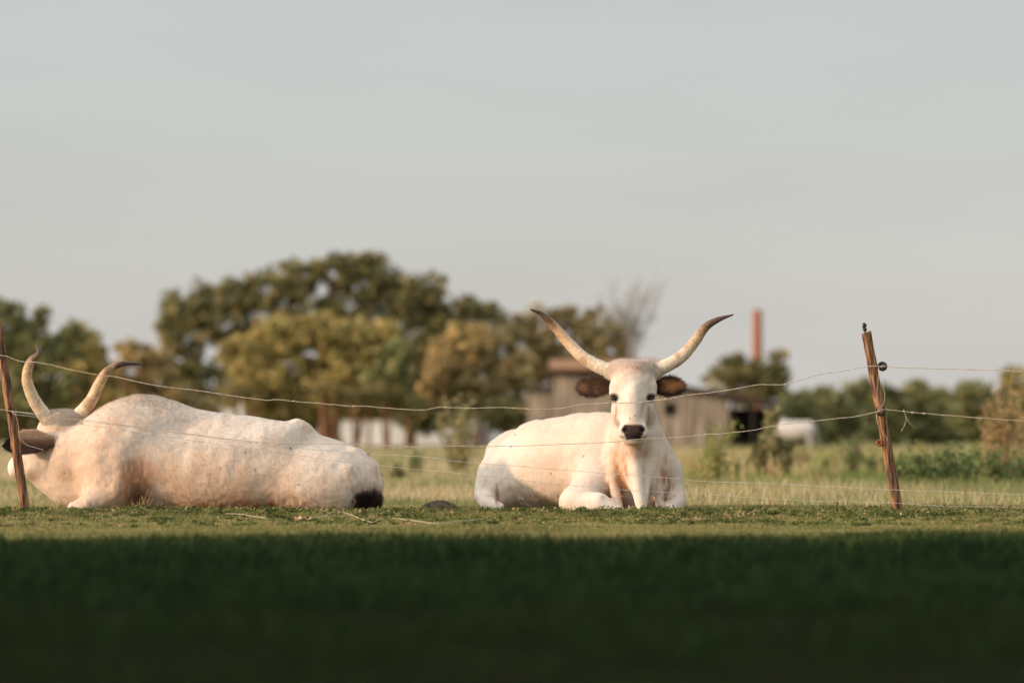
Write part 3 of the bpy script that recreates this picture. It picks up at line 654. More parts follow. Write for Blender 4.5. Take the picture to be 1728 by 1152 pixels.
def wire(name, pts, r, label, cat, mat=M_wire, Y=YF-0.05, knots=(), barb=0, seed=0, n=6, sag=None, yfun=None, group=None):
    rs = RS(seed); pw = []
    for q in pts: pw.append(P(q[0], q[1], Y if len(q) < 3 else q[2]))
    pw = spline(pw, 10); pw += vnoise(pw, 9, seed)[:, None]*np.array([0, 0, 0.0035]); pw[:, 2] += 0.0022*vnoise(pw, 30, seed+1)
    mb = MB(); mb.tube(pw, r, n)
    L = np.cumsum(np.r_[0, np.linalg.norm(np.diff(pw, axis=0), axis=1)])
    def at(s): return np.array([np.interp(s, L, pw[:, k]) for k in range(3)])
    if barb:
        s = rs.rand()*barb
        while s < L[-1]:
            c_ = at(s); mb.tube([c_-[r*2, 0, r*1.2], c_+[r*2, 0, r*1.5]], r*1.8, 6)
            if rs.rand() < 0.5: mb.tube([c_-[0.006, 0, .005], c_+[0.006, 0.0, .006]], r*0.7, 5)
            s += barb*(0.7+0.6*rs.rand())
    for kx in knots:
        s = np.interp((kx-864)*Y/FPX, pw[:, 0], L); c_ = at(s); mb.tube([c_-[.012, 0, 0], c_+[.012, 0, 0]], r*2.2, 6)
    o = mb.build(name, mat, None, True, origin=pw[0]); return props(o, label, cat, group)
W1 = [(-420,640),(-200,628),(-40,603),(5,600),(30,608),(65,612),(90,617),(130,626),(165,633),(200,637),(260,650),(300,655),(350,661),(400,669),(450,675),(470,674),(540,681),(600,685),(650,688),(711,691.7),(745,687),(780,689),(850,687),(886,690),(945,689),(978,683),(1028,680),(1056,680),(1090,677.6),(1126,673),(1145,669),(1200,662.5),(1238,657),(1280,649),(1318,648.6),(1339,644),(1391,630),(1422,626),(1462,619),(1487,618),(1547,621),(1610,622.5),(1696,625),(1728,627),(1800,629),(1960,626),(2130,617)]
def dep(p, y0=YF-0.05, y1=YF-0.05): return p
wire('fence_wire', W1, 0.0030, 'thick pale topmost fence cord running past the horns and both posts', 'fence cord', seed=1, barb=0.55)
W2 = [(-420,715),(-200,706),(-40,693),(0,691),(18,693),(50,697),(80,702),(115,706),(200,716),(300,729),(393,741),(462,747),(531,749),(601,749),(700,754),(780,752),(822,753),(880,752),(954,749),(1040,745),(1079,741),(1127,739),(1179,734),(1260,727),(1311,717),(1374,710),(1443,703),(1478,695),(1495,691),(1547,696),(1600,701),(1651,705),(1728,710),(1800,713),(1960,708),(2130,694)]
wire('fence_wire', W2, 0.0027, 'second fence cord from the top, crossing in front of the cow\'s muzzle', 'fence cord', seed=2, knots=(1541, 1560))
W3 = [(20,694),(115,708),(250,724),(393,743),(531,758),(624,766),(700,769),(780,779),(822,782),(954,793),(1079,803),(1148,808),(1200,812),(1260,814),(1374,819),(1512,826),(1582,829),(1728,834),(1800,837),(1960,838),(2130,836)]
wire('fence_wire', W3, 0.0018, 'thin third wire of the fence, crossing the facing cow\'s chest', 'fence wire', M_thin, seed=3, barb=0.35)
W4 = [(20,697),(115,712),(300,739.5),(416,755),(531,772),(636,785),(700,791),(780,799),(868,808),(954,818),(1079,828),(1200,834),(1260,838.5),(1374,845),(1502,848),(1582,853),(1728,856.6),(1800,857),(1960,856),(2130,852)]
wire('fence_wire', W4, 0.0017, 'thin lowest wire of the fence, just above the grass', 'fence wire', M_thin, seed=4, barb=0.4)
wire('twine', [(20,694),(27,702),(31,718),(33,738),(45,750),(60,755),(74,760)], 0.0018, 'loose pale twine dangling from the left post across the cow\'s ear', 'twine', seed=6)
wire('twine', [(1483,619),(1482,640),(1480,664),(1484,682),(1488,690)], 0.0014, 'slack pale twine hanging down the upper half of the right post', 'twine', seed=7, Y=YF-0.06)
wire('twine', [(1491,640),(1491,655),(1493,668),(1490,682),(1484,688),(1480,696),(1479,706),(1482,718),(1488,729),(1495,737),(1498,745)], 0.0016, 'knotted pale twine looped round the middle of the right post', 'twine', seed=8, Y=YF-0.06)
tw = root('twine', P(1526, 692, YF), 'frayed twine ends hanging from the cord just right of the post', 'twine')
mb = MB(); mb.tube(spline([P(1525, 690, YF-.05), P(1527, 697, YF-.05), P(1529, 708, YF-.05), P(1526, 718, YF-.05), P(1521, 727, YF-.05)], 6), 0.0018, 6)
mb.tube(spline([P(1526, 692, YF-.05), P(1529, 703, YF-.05), P(1535, 713, YF-.05), P(1544, 722, YF-.05)], 6), 0.0012, 6)
mb.tube([P(1523.5, 693, YF-.055), P(1528, 695, YF-.055)], 0.004, 6); mb.build('strand', M_wire, tw, True)
gt = [(372,866.5),(400,871),(425,872),(450,873)]
def ground_cord(pts, r, label, seed):
    pw = []
    for q in pts:
        Y = H*FPX/(q[1]-HORY); x = (q[0]-864)*Y/FPX; pw.append([x, Y, float(terrain(np.array([x]), np.array([Y]))[0])+q[2]])
    mb = MB(); mb.tube(spline(pw, 8), r, 6); props(mb.build('twine', M_wire, None, True, origin=pw[0]), label, 'twine')
ground_cord([(380,870,.02),(405,872,.025),(425,874,.02),(448,875,.015)], 0.0022, 'short pale twine lying in the grass under the side-on cow\'s belly', 1)
ground_cord([(522,878,.02),(545,874,.025),(565,869,.035),(585,870,.03),(608,877,.02),(628,882,.012),(642,878,.02),(662,876,.02),(690,880,.02),(735,884,.012),(780,882,.02),(815,878,.02)], 0.0024, 'long pale twine snaking through the short grass between the cows', 2)

# ------------------------------------------------------------------ grass
def blades(rs, x, y, h, wd, col, lean=0.35, bend=0.5, seg=True, zoff=0.0, tipc=1.15, face=None):
    n = len(x); z = terrain(x, y)+zoff
    a = rs.rand(n)*2*np.pi; ld = np.stack([np.cos(a), np.sin(a), np.zeros(n)], -1)*(lean*(0.3+rs.rand(n)))[:, None]
    f = rs.rand(n)*np.pi if face is None else face
    sd_ = np.stack([np.cos(f), np.sin(f)*0.6, np.zeros(n)], -1)*wd[:, None]/2
    b0 = np.stack([x, y, z-0.004], -1); up = np.array([0, 0, 1.0])
    mid = b0+(up*0.55+ld*0.3)*h[:, None]; tip = b0+(up*(1-0.25*bend)+ld*(1+bend))*h[:, None]
    if seg:
        V = np.stack([b0-sd_, b0+sd_, mid+sd_*0.8, mid-sd_*0.8, tip], 1).reshape(-1, 3); i = np.arange(n)*5
        Q = np.stack([i, i+1, i+2, i+3], -1); T = np.stack([i+3, i+2, i+4], -1); c_ = np.repeat(col, 5, 0)
        c_ = c_*np.tile(np.array([0.85, 0.85, 1, 1, tipc]), n)[:, None]
    else:
        V = np.stack([b0-sd_, b0+sd_, tip], 1).reshape(-1, 3); i = np.arange(n)*3; Q = np.zeros((0, 4), int); T = np.stack([i, i+1, i+2], -1); c_ = np.repeat(col, 3, 0)
    return V, Q, T, c_
def palette(rs, n, cols, p, jit=0.12):
    k = rs.choice(len(cols), n, p=p); return np.array(cols)[k]*(1+jit*rs.randn(n, 1))
def xspan(y, m=1.25): return 0.1333*y*m+0.35
rs = RS(100); mb = MB()
GR = [lin(106, 112, 62), lin(86, 94, 52), lin(136, 128, 82), lin(164, 142, 104), lin(70, 76, 44)]
def addb(n, y0, y1, hfun, wfun, cols, p, clump=0.5, seg=True, lean=0.5, ypow=1.0, m=1.25, wob=0.7):
    n = int(n*1.4); y = y0+(y1-y0)*rs.rand(n)**ypow; x = (rs.rand(n)*2-1)*(xspan(y, m)+1.4)
    q = np.stack([x, y, 0*x], -1); cl = vnoise(q, 2.5, 8)+0.6*vnoise(q, 8, 9)
    keep = rs.rand(n) < np.clip(0.6+clump*cl, 0.05, 1); x, y, cl = x[keep], y[keep], cl[keep]; n = len(x)
    c_ = palette(rs, n, cols, p); dry = np.clip(0.5+wob*vnoise(np.stack([x, y, 0*x], -1), 1.1, 19), 0, 1)[:, None]
    c_ = c_*(1-0.45*dry)+0.45*dry*lin(158, 144, 92) if wob else c_
    V, Q, T, c_ = blades(rs, x, y, hfun(rs, n, cl), wfun(rs, n), c_, lean=lean, seg=seg)
    mb.add(V, Q, T, col=c_)
# in focus: the rim of grass the cows lie on
addb(60000, 26.55, 27.75, lambda r, n, c: 0.022+0.028*np.clip(0.5+c, 0, 1)*r.rand(n)+0.006*r.rand(n), lambda r, n: 0.0035+0.003*r.rand(n), GR, [.3, .26, .2, .12, .12], clump=0.6)
addb(150000, 20.0, 26.7, lambda r, n, c: 0.012+0.018*r.rand(n)*np.clip(.7+c, .2, 1.3), lambda r, n: 0.004+0.003*r.rand(n), GR, [.34, .2, .26, .14, .06], ypow=0.8, lean=0.7)
addb(50000, 27.7, 30.5, lambda r, n, c: 0.02+0.03*r.rand(n), lambda r, n: 0.004+0.004*r.rand(n), GR, [.24, .16, .3, .26, .04])
SHADE_GR = [lin(40, 58, 30), lin(30, 46, 24), lin(58, 72, 40), lin(48, 54, 32)]  # greens darkened so the blades carry the foreground shade in their colour
SHADE_BR = [lin(44, 54, 26), lin(52, 52, 30), lin(34, 50, 24)]  # nearest blades: brown-greens, likewise darkened for the shade
addb(60000, 12.5, 19.4, lambda r, n, c: 0.05+0.07*r.rand(n)*np.clip(.7+c, .2, 1.4), lambda r, n: 0.006+0.005*r.rand(n), SHADE_GR, [.35, .35, .15, .15], lean=0.4, m=1.4, wob=0.0)
# ragged shade edge: clumps in the shade-darkened colours thinning out towards the cows
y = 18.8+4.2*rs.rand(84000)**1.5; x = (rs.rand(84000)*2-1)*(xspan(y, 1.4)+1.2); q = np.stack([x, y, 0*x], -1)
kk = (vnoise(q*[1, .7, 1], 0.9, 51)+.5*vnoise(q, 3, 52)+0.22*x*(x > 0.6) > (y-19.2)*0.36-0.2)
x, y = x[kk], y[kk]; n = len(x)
V, Q, T, c_ = blades(rs, x, y, 0.03+0.07*rs.rand(n), 0.006+0.004*rs.rand(n), palette(rs, n, SHADE_GR+[GR[0], GR[1]], [.25, .25, .15, .1, .1, .15]), lean=.4); mb.add(V, Q, T, col=c_)
addb(30000, 9.5, 15.5, lambda r, n, c: 0.02+0.08*r.rand(n)*np.clip(.4+1.5*c, .1, 1.4), lambda r, n: 0.006+0.005*r.rand(n), SHADE_BR+SHADE_GR[:1], [.3, .3, .2, .2], lean=0.5, m=1.4, clump=1, wob=0.0)
addb(26000, 6.5, 10.5, lambda r, n, c: 0.02+0.03*r.rand(n), lambda r, n: 0.005+0.004*r.rand(n), SHADE_BR, [.4, .3, .3], lean=0.6, m=1.5, wob=0.0)
# leafy sprigs (tiny broad leaves) along the rim
def sprigs(n_c, y0, y1, hmax, m=1.2, cols=GR):
    for _ in range(n_c):
        y = y0+(y1-y0)*rs.rand(); x = (rs.rand()*2-1)*xspan(y, m); k = rs.randint(14, 46); hh = hmax*(0.4+0.7*rs.rand()); rr = 0.02+0.05*rs.rand()
        a = rs.rand(k)*6.28; rad = rr*np.sqrt(rs.rand(k)); px, py = x+rad*np.cos(a), y+rad*np.sin(a)
        pz = terrain(px, py)+hh*rs.rand(k)*(1-0.6*(rad/rr)**2)+0.004
        u = rs.randn(k, 3); u /= np.linalg.norm(u, axis=1)[:, None]; v = np.cross(u, rs.randn(k, 3)); v /= np.linalg.norm(v, axis=1)[:, None]
        L = 0.007+0.009*rs.rand(k, 1); c0 = np.stack([px, py, pz], -1)
        V = np.stack([c0-u*L, c0+v*L*.5, c0+u*L, c0-v*L*.5], 1).reshape(-1, 3); i = np.arange(k)*4
        base = np.array(cols)[rs.choice(len(cols), p=[.28, .34, .1, .1, .18])]
        mb.add(V, np.stack([i, i+1, i+2, i+3], -1), col=np.repeat(base*(1+.15*rs.randn(k, 1)), 4, 0))
sprigs(1500, 26.6, 27.7, 0.055)
sprigs(500, 24.0, 26.6, 0.025)
addb(9000, 27.38, 27.68, lambda r, n, c: 0.03+0.05*r.rand(n)*np.clip(.3+1.2*c, .1, 1.3), lambda r, n: 0.0035+0.003*r.rand(n), GR, [.2, .3, .2, .2, .1], clump=1.0)
gob = mb.build('grass', M_grass, None, usecol=True); props(gob, 'short patchy pasture grass around the cows and in the foreground', 'grass', kind='stuff')
# the field beyond, taller and drier
mb = MB(); rs = RS(200)
n = 120000; py = 757+(862-757)*rs.rand(n)**0.9; y = (H+0.10)*FPX/(py-HORY); y = np.clip(y, 30.5, 240); x = (rs.rand(n)*2-1)*xspan(y, 1.4)
cl = vnoise(np.stack([x, y*0.35, 0*x], -1), 0.35, 33); cl2 = vnoise(np.stack([x, y*0.5, 0*x], -1), 1.1, 34)
px = 864+x*FPX/y
straw = np.clip(0.62-0.0006*(px-700)+0.7*cl-0.15*sstep(800, 850, py)+.08, 0, 1)
FC = np.array([lin(186, 170, 134), lin(164, 146, 110), lin(138, 136, 90), lin(112, 120, 72), lin(158, 120, 92)])
c_ = FC[np.where(rs.rand(n) < straw, rs.choice([0, 1, 4], n, p=[.5, .42, .08]), rs.choice([2, 3], n))]*1.08*(1+.12*rs.randn(n, 1))
gp = sstep(.1, .5, vnoise(np.stack([x, y*.25, 0*x], -1), .55, 39)+.25*(px > 1150)-.1)[:, None]; c_ = c_*(1-.75*gp)+.75*gp*lin(100, 114, 62)
h_ = (0.05+0.10*rs.rand(n)*np.clip(1+cl2+0.5*cl, .2, 2))*np.where(px > 1150, 1.35, 1.0)*np.clip(y/45, .5, 1.6)
V, Q, T, c_ = blades(rs, x, y, h_, 0.006+0.00022*y*(0.7+.6*rs.rand(n)), c_, lean=0.35, seg=False); mb.add(V, Q, T, col=c_)
# dry standing stalks on the right half
n = 5000; px = 1120+700*rs.rand(n); py = 768+50*rs.rand(n); y = (H+.1)*FPX/(py-HORY); x = (px-864)*y/FPX
k = vnoise(np.stack([x, y*.4, 0*x], -1), 0.8, 36) > -0.05; x, y = x[k], y[k]; n = len(x)
V, Q, T, c_ = blades(rs, x, y, (0.22+0.30*rs.rand(n)), 0.008+0.008*rs.rand(n), palette(rs, n, [lin(196, 172, 124), lin(170, 132, 92), lin(136, 140, 78)], [.5, .25, .25]), lean=0.2); mb.add(V, Q, T, col=c_)
fo = mb.build('field_grass', M_grass, None, usecol=True); props(fo, 'tall dry straw-coloured grass of the field beyond the cows', 'field grass', kind='stuff')

# ------------------------------------------------------------------ plants
def leafcloud(rs, cen, rad, n, size, cols, p, flat=1.0, shell=0.5, asp=0.55):
    """leaves in clumps inside an ellipsoid"""
    u = rs.randn(n, 3); u /= np.linalg.norm(u, axis=1)[:, None]; r_ = (shell+(1-shell)*rs.rand(n))**0.7
    c0 = cen+u*rad*r_[:, None]
    a = rs.randn(n, 3); a[:, 2] *= flat; a /= np.linalg.norm(a, axis=1)[:, None]; b = np.cross(a, rs.randn(n, 3)); b /= np.linalg.norm(b, axis=1)[:, None]
    L = size*(0.6+0.8*rs.rand(n, 1))/2
    V = np.stack([c0-a*L, c0+b*L*asp, c0+a*L, c0-b*L*asp], 1).reshape(-1, 3); i = np.arange(n)*4
    return V, np.stack([i, i+1, i+2, i+3], -1), np.repeat(palette(rs, n, cols, p), 4, 0)
OLIVE = [lin(128, 116, 62), lin(144, 124, 68), lin(104, 102, 54), lin(158, 130, 80)]
DKGRN = [lin(88, 86, 50), lin(104, 98, 56), lin(126, 110, 64), lin(70, 72, 44)]
BRONZE = [lin(144, 120, 66), lin(160, 130, 78), lin(122, 108, 58), lin(106, 102, 54)]
GREEN = [lin(104, 106, 60), lin(90, 92, 52), lin(128, 118, 70), lin(76, 80, 46)]
def tree(name, label, cat, group, Y, lobes, trunks, cols, seed, leaf=0.30, dens=1.0, clump=0.55, base_py=752, p=(.3, .3, .25, .15), bare=False, open_=0.35, basez=-0.1):
    """lobes: (px, py, rx_px, rz_px); trunks: (px_base, px_top, py_top, r_px)"""
    rs = RS(seed); s = Y/FPX; xb = trunks[0][0] if trunks else lobes[0][0]
    rt = root(name, ((xb-864)*s, Y, basez), label, cat, group)
    mbt = MB()
    for (xa, xt, yt, r) in trunks:
        a = np.array([(xa-864)*s, Y, basez-0.15]); b = P(xt, yt, Y); mid = (a+b)/2+rs.randn(3)*[0.25, .2, .1]
        path = spline([a, mid, b], 6); mbt.tube(path, np.linspace(r*s, r*s*0.45, len(path)), 8)
        near = sorted(lobes, key=lambda l: abs(l[0]-xt)+abs(l[1]-yt))[:5]
        for l in near:
            e_ = P(l[0], l[1], Y)+rs.randn(3)*[.2, .8, .2]; st_ = path[rs.randint(6, len(path))]
            q = spline([st_, (st_+e_)/2+rs.randn(3)*0.2, e_], 5); mbt.tube(q, np.linspace(r*s*0.45, r*s*0.1, len(q)), 6)
    if trunks: mbt.build('trunk', M_bark, rt, True)
    mb = MB()
    for (lx, ly, rx, rz) in lobes:
        cen = P(lx, ly, Y); ra = np.array([rx*s, 0.75*(rx+rz)/2*s*1.2, rz*s])
        vol = ra[0]*ra[1]*ra[2]; nc = max(6, int(dens*9*(vol**(2/3))/(clump**2)*0.8))
        for _ in range(nc):
            u = rs.randn(3); u /= np.linalg.norm(u); cc = cen+u*ra*(open_+(1-open_)*rs.rand()**0.5)
            cr = clump*(0.45+0.8*rs.rand()); V, Q, c_ = leafcloud(rs, cc, np.array([cr, cr, cr*0.75]), int(30*dens)+8, leaf*1.1, cols, p, shell=0.2)
            mb.add(V, Q, col=c_*1.6*(1+.2*rs.randn()))
    mb.build('crown', M_leaf, rt, usecol=True)
    return rt
TG = 'trees behind the field'
_ds = lambda L, k=.2: [v*(1-k)+k*v.mean() for v in L]
OLIVE, DKGRN, BRONZE, GREEN = _ds(OLIVE, .08), _ds(DKGRN, .08), _ds(BRONZE, .18), _ds(GREEN, .12)
# the big dark tree in the middle
tree('broadleaf_tree', 'broad tall dark-green tree, highest crown behind the two cows', 'tree', TG, 205,
     [(600,445,50,28),(560,460,45,30),(640,480,45,35),(500,470,55,32),(450,490,50,34),(400,500,45,30),(350,510,45,30),(300,525,38,34),(285,560,26,30),(330,560,40,38),(390,550,50,40),(450,545,50,40),(520,530,60,45),(600,520,60,50),(680,500,45,38),(725,490,35,26),(740,530,50,38),(800,520,35,24),(825,540,28,26),(770,560,45,38),(700,560,50,45),(300,610,35,38),(340,640,50,38),(640,600,50,40),(700,630,30,50),(330,680,50,26),(700,680,40,30)],
     [(545,560,560,12),(560,620,560,9),(430,420,570,8),(690,710,560,8)], DKGRN, 11, leaf=0.3, dens=0.82, clump=0.5, open_=0.3)
tree('broadleaf_tree', 'rounded olive tree in front of the tall dark tree', 'tree', TG, 190,
     [(470,575,60,38),(540,565,60,36),(600,580,55,40),(420,605,50,40),(640,615,40,40),(480,630,70,45),(560,630,70,45),(610,645,50,35),(440,650,55,32),(520,660,60,26),(650,570,26,30),(480,684,60,20),(560,682,60,20),(620,684,50,20)],
     [(540,540,640,8),(575,580,650,7),(600,590,650,5)], OLIVE, 12, dens=1.1, clump=0.5)
tree('broadleaf_tree', 'yellow-olive young tree right of the tallest tree trunk gap', 'tree', TG, 188,
     [(655,620,22,36),(675,600,18,26),(640,650,30,26),(670,650,22,26)], [(652,655,660,4)], GREEN, 13, dens=1.2, clump=0.4)
tree('broadleaf_tree', 'domed bronze-olive tree directly left of the plank shed', 'tree', TG, 196,
     [(790,580,50,32),(750,610,38,38),(830,600,45,38),(800,640,65,38),(740,650,34,30),(850,650,38,30),(790,680,70,24),(870,620,25,30),(850,690,40,20)],
     [(800,800,650,7),(815,820,650,5)], BRONZE, 14, dens=1.15, clump=0.5)
tree('broadleaf_tree', 'thin golden-brown tree rising behind the shed\'s left roof edge', 'tree', TG, 210,
     [(880,560,35,34),(905,530,16,16),(920,580,38,34),(950,540,28,26),(980,560,30,28),(1000,530,16,16),(1005,590,30,34),(960,600,40,26),(1035,560,18,24),(1040,590,16,22),(895,610,32,36),(900,650,28,26),(930,625,26,20)],
     [(930,940,560,6),(985,1000,560,4),(940,900,560,4)], BRONZE, 15, dens=0.75, clump=0.45, open_=0.15)
tree('broadleaf_tree', 'green tree at the far left, cut off by the picture edge', 'tree', TG, 190,
     [(10,540,30,28),(0,516,22,18),(120,570,24,24),(50,555,26,22),(-10,580,40,40),(40,570,30,28),(72,530,7,22),(60,600,45,38),(20,640,50,45),(90,640,45,38),(110,590,30,24),(60,680,70,30),(0,690,50,30)],
     [(30,30,600,8),(70,72,590,4)], GREEN, 16, dens=0.95, clump=0.5)
tree('broadleaf_tree', 'bushy green tree between the side-on cow\'s horns', 'tree', TG, 196,
     [(130,570,26,22),(155,590,24,26),(140,620,40,32),(165,640,35,36),(130,680,45,30),(180,680,40,30)], [(140,140,610,7)], OLIVE, 17, dens=1.0, clump=0.5)
tree('broadleaf_tree', 'low brown-olive tree in the dip left of the tall tree', 'tree', TG, 200,
     [(215,590,22,18),(240,600,26,20),(270,610,24,22),(215,630,35,30),(265,650,35,34),(230,680,45,30),(300,680,40,30),(340,690,30,22)], [(240,240,620,6)], BRONZE, 18, dens=0.95, clump=0.5)
for i, (px, py, rx, rz) in enumerate([(325,704,34,22),(462,700,38,18),(700,705,30,22),(760,700,30,24),(850,700,34,26),(885,690,22,22)]):
    tree('bush', ['dark bush below the trees, above the side-on cow\'s mid back','dark bush below the trees, above the side-on cow\'s loin','dark bush in the gap below the tall tree\'s right side','dark bush left of the pale-green shrub','brown-green bush right of the pale-green shrub','narrow bush touching the shed\'s left wall'][i], 'bush', 'bushes at the foot of the trees', 200-2*i, [(px, py, rx, rz), (px+rx*.5, py+8, rx*.6, rz*.8), (px-rx*.5, py+6, rx*.6, rz*.8)], [(px, px, py, 3)], DKGRN, 60+i, dens=0.9, clump=0.45)
tree('broadleaf_tree', 'dark tree partly hiding the foot of the brick chimney', 'tree', TG, 225,
     [(1225,625,24,24),(1250,608,18,14),(1262,625,35,26),(1295,640,32,24),(1212,650,26,26),(1260,660,50,24),(1312,660,26,26),(1312,605,14,12),(1325,630,14,14)], [(1260,1262,640,6)], DKGRN, 19, dens=0.85, clump=0.5, open_=0.2)
# hedge of separate bushes on the right
hx = [(1355,690,34,30),(1400,682,34,32),(1450,675,34,34),(1500,685,34,30),(1545,680,36,34),(1590,690,34,30),(1645,680,34,34),(1690,690,34,32),(1720,660,28,34),(1745,690,34,34),(1330,720,30,24)]
hl = ['nearest to the far white cow', 'second right of the shed', 'rounded and tall, left of the right post', 'just left of the right post', 'just right of the right post', 'low, under the sagging cord', 'tall and dark, right part of the hedge', 'below the hedge\'s right-hand peak', 'olive, forming the hedge\'s right-hand peak', 'cut by the right picture edge', 'behind the shed\'s open end']
for i, (px, py, rx, rz) in enumerate(hx):
    tree('hedge_bush', 'green bush in the distant hedge, '+hl[i], 'bush', 'bushes of the distant hedge', 196+3*(i % 3), [(px, py, rx, rz), (px-10, py+22, rx*1.05, rz*.9), (px+14, py+26, rx, rz*.9), (px+rnd.uniform(-12, 12), py-16, rx*.5, rz*.6), (px, py+44, rx*1.2, 18)], [(px, px, py+10, 3)], GREEN if i != 8 else OLIVE, 80+i, dens=0.9, clump=0.5)
# bare tree
def bare_tree(label, xb, Y, top, seed, spread=40):
    rs = RS(seed); s = Y/FPX; rt = root('bare_tree', ((xb-864)*s, Y, -.1), label, 'tree', TG); mb = MB(); tw = MB()
    base = np.array([(xb-864)*s, Y, -.2]); fork = P(xb+2, 620, Y); mb.tube(spline([base, (base+fork)/2+[.1, 0, 0], fork], 5), np.linspace(.16, .1, 11), 8); mb.build('trunk', M_pale, rt, True)
    for i in range(24):
        e_ = P(xb+rs.uniform(-spread, spread), top+rs.uniform(0, 90), Y)+[0, rs.uniform(-1.5, 1.5), 0]
        q = spline([fork+[0, 0, -rs.rand()*1.2], (fork+e_)/2+rs.randn(3)*.35+[0, 0, .3], e_], 6); tw.tube(q, np.linspace(.06, .012, len(q)), 5)
        for k in range(16):
            a = q[rs.randint(4, len(q))]; b = a+np.array([rs.randn()*.45, rs.randn()*.4, abs(rs.randn())*.6+.2]); tw.tube([a, (a+b)/2+rs.randn(3)*.06, b], [.022, .016, .006], 4)
    tw.build('branches', M_pale, rt, True)
M_pale = noise_mat('pale_bark', lin(128, 122, 114), lin(170, 164, 156), 4, 0.9)
bare_tree('leafless pale tree between the left ear and the sky above the shed', 1058, 215, 462, 5, 58)

# far-off wood closing the view between the nearer trees
rs = RS(808); mb = MB(); YW = 330.0
for k in range(700):
    px = -350+2500*rs.rand(); top = 706+9*math.sin(px*.021)+6*math.sin(px*.057+1)-(8 if px < 900 else 0); py = top+(745-top)*rs.rand()**1.3
    V, Q, c_ = leafcloud(rs, P(px, py, YW+rs.uniform(-3, 3)), np.array([1.5, 1.2, .9]), 34, .75, DKGRN, (.3, .3, .25, .15), shell=.1, asp=.8); mb.add(V, Q, col=c_*(1+.12*rs.randn()))
props(mb.build('far_wood', M_leaf, None, usecol=True), 'low dark far-off wood along the horizon behind all trees', 'wood', kind='stuff')
# shrub and weeds in the field
def stalky(name, label, cat, base_px, base_py, h_px, nst, cols, seed, spread=0.35, leafn=26, leaf=0.04, group=None, p=(.3, .3, .25, .15), Y=None, thick=0.006):
    rs = RS(seed); Y = Y or (H+.1)*FPX/(base_py-HORY); h_px = h_px*1.25; s = Y/FPX; x0 = (base_px-864)*s; z0 = float(terrain(np.array([x0]), np.array([Y]))[0]); h = h_px*s
    rt = root(name, (x0, Y, z0), label, cat, group); st = MB(); lf = MB()
    for i in range(nst):
        a = rs.rand()*6.28; tip = np.array([x0+math.cos(a)*spread*h*rs.rand(), Y+math.sin(a)*spread*h*rs.rand(), z0+h*(0.55+.5*rs.rand())]); b = np.array([x0+rs.randn()*.05*spread*h*3, Y+rs.randn()*.04, z0-.02])
        q = spline([b, (b+tip)/2+rs.randn(3)*.05*h, tip], 6); st.tube(q, np.linspace(thick, thick*.35, len(q)), 5)
        k = leafn; t_ = rs.rand(k)**.8; pts = np.array([np.interp(t_, np.linspace(0, 1, len(q)), q[:, j]) for j in range(3)]).T
        V, Q, c_ = leafcloud(rs, pts+rs.randn(k, 3)*leaf*.7, np.array([leaf*.5]*3), k, leaf, cols, p); lf.add(V, Q, col=c_)
    st.build('stem', M_stem, rt, True); lf.build('leaves', M_leaf, rt, usecol=True); return rt
M_stem = noise_mat('dry_stem', lin(110, 84, 52), lin(160, 130, 88), 20, 0.9)
SAGE = [lin(148, 142, 98), lin(124, 122, 78), lin(168, 150, 108), lin(98, 100, 62)]
LUSH = [lin(82, 102, 58), lin(98, 116, 66), lin(66, 84, 48), lin(124, 130, 80)]
YGR = [lin(138, 146, 78), lin(120, 132, 66), lin(160, 158, 92), lin(108, 112, 58)]
_ds = lambda L, k=.18: [v*(1-k)+k*v.mean() for v in L]
DRY = [lin(196, 166, 120), lin(166, 132, 92), lin(140, 112, 76), lin(150, 140, 92)]
def field_bush():
    Y = 57.0; s = Y/FPX; rs = RS(71); x0 = (1302-864)*s
    rt = root('field_bush', (x0, Y, -.1), 'leggy grey-green bush standing alone in the field beside the far white cow', 'bush'); mb = MB(); st = MB()
    for (lx, ly, rx, rz, n, cols) in [(1282,772,18,28,520,DKGRN),(1322,768,20,34,620,DKGRN),(1300,745,22,26,420,SAGE),(1300,712,14,24,260,SAGE),(1312,700,8,14,80,SAGE),(1290,800,16,12,160,GREEN),(1326,800,14,12,160,GREEN)]:
        V, Q, c_ = leafcloud(rs, P(lx, ly, Y), np.array([rx*s, rx*s, rz*s]), n, .06, cols, (.3, .3, .25, .15), shell=.25); mb.add(V, Q, col=c_)
        q = spline([np.array([x0, Y, -.15]), P((1302+lx)/2+4, (ly+815)/2, Y), P(lx, ly-rz*.6, Y)], 5); st.tube(q, np.linspace(.012, .004, len(q)), 5)
    st.build('stem', M_stem, rt, True); mb.build('crown', M_leaf, rt, usecol=True)
field_bush()
stalky('shrub', 'pale-green feathery shrub in the field between the two cows', 'shrub', 775, 800, 105, 26, SAGE, 72, .38, 60, .06)
stalky('weed', 'bright green leafy weed at the facing cow\'s right shoulder', 'weed', 1206, 820, 84, 20, YGR, 73, .45, 44, .045, 'weeds in the field')
stalky('weed', 'low yellow-green weed beside the facing cow\'s knee', 'weed', 1178, 836, 60, 10, YGR, 77, .6, 24, .035, 'weeds in the field')
stalky('weed', 'dense green weed in the field left of the right post', 'weed', 1438, 806, 60, 16, LUSH, 74, .5, 40, .05, 'weeds in the field')
stalky('weed', 'small pale weed halfway between the lone bush and the right post', 'weed', 1385, 822, 44, 10, YGR, 75, .5, 24, .04, 'weeds in the field')
stalky('weed', 'narrow yellow-green weed close behind the right post', 'weed', 1548, 822, 60, 10, YGR, 76, .4, 26, .04, 'weeds in the field')
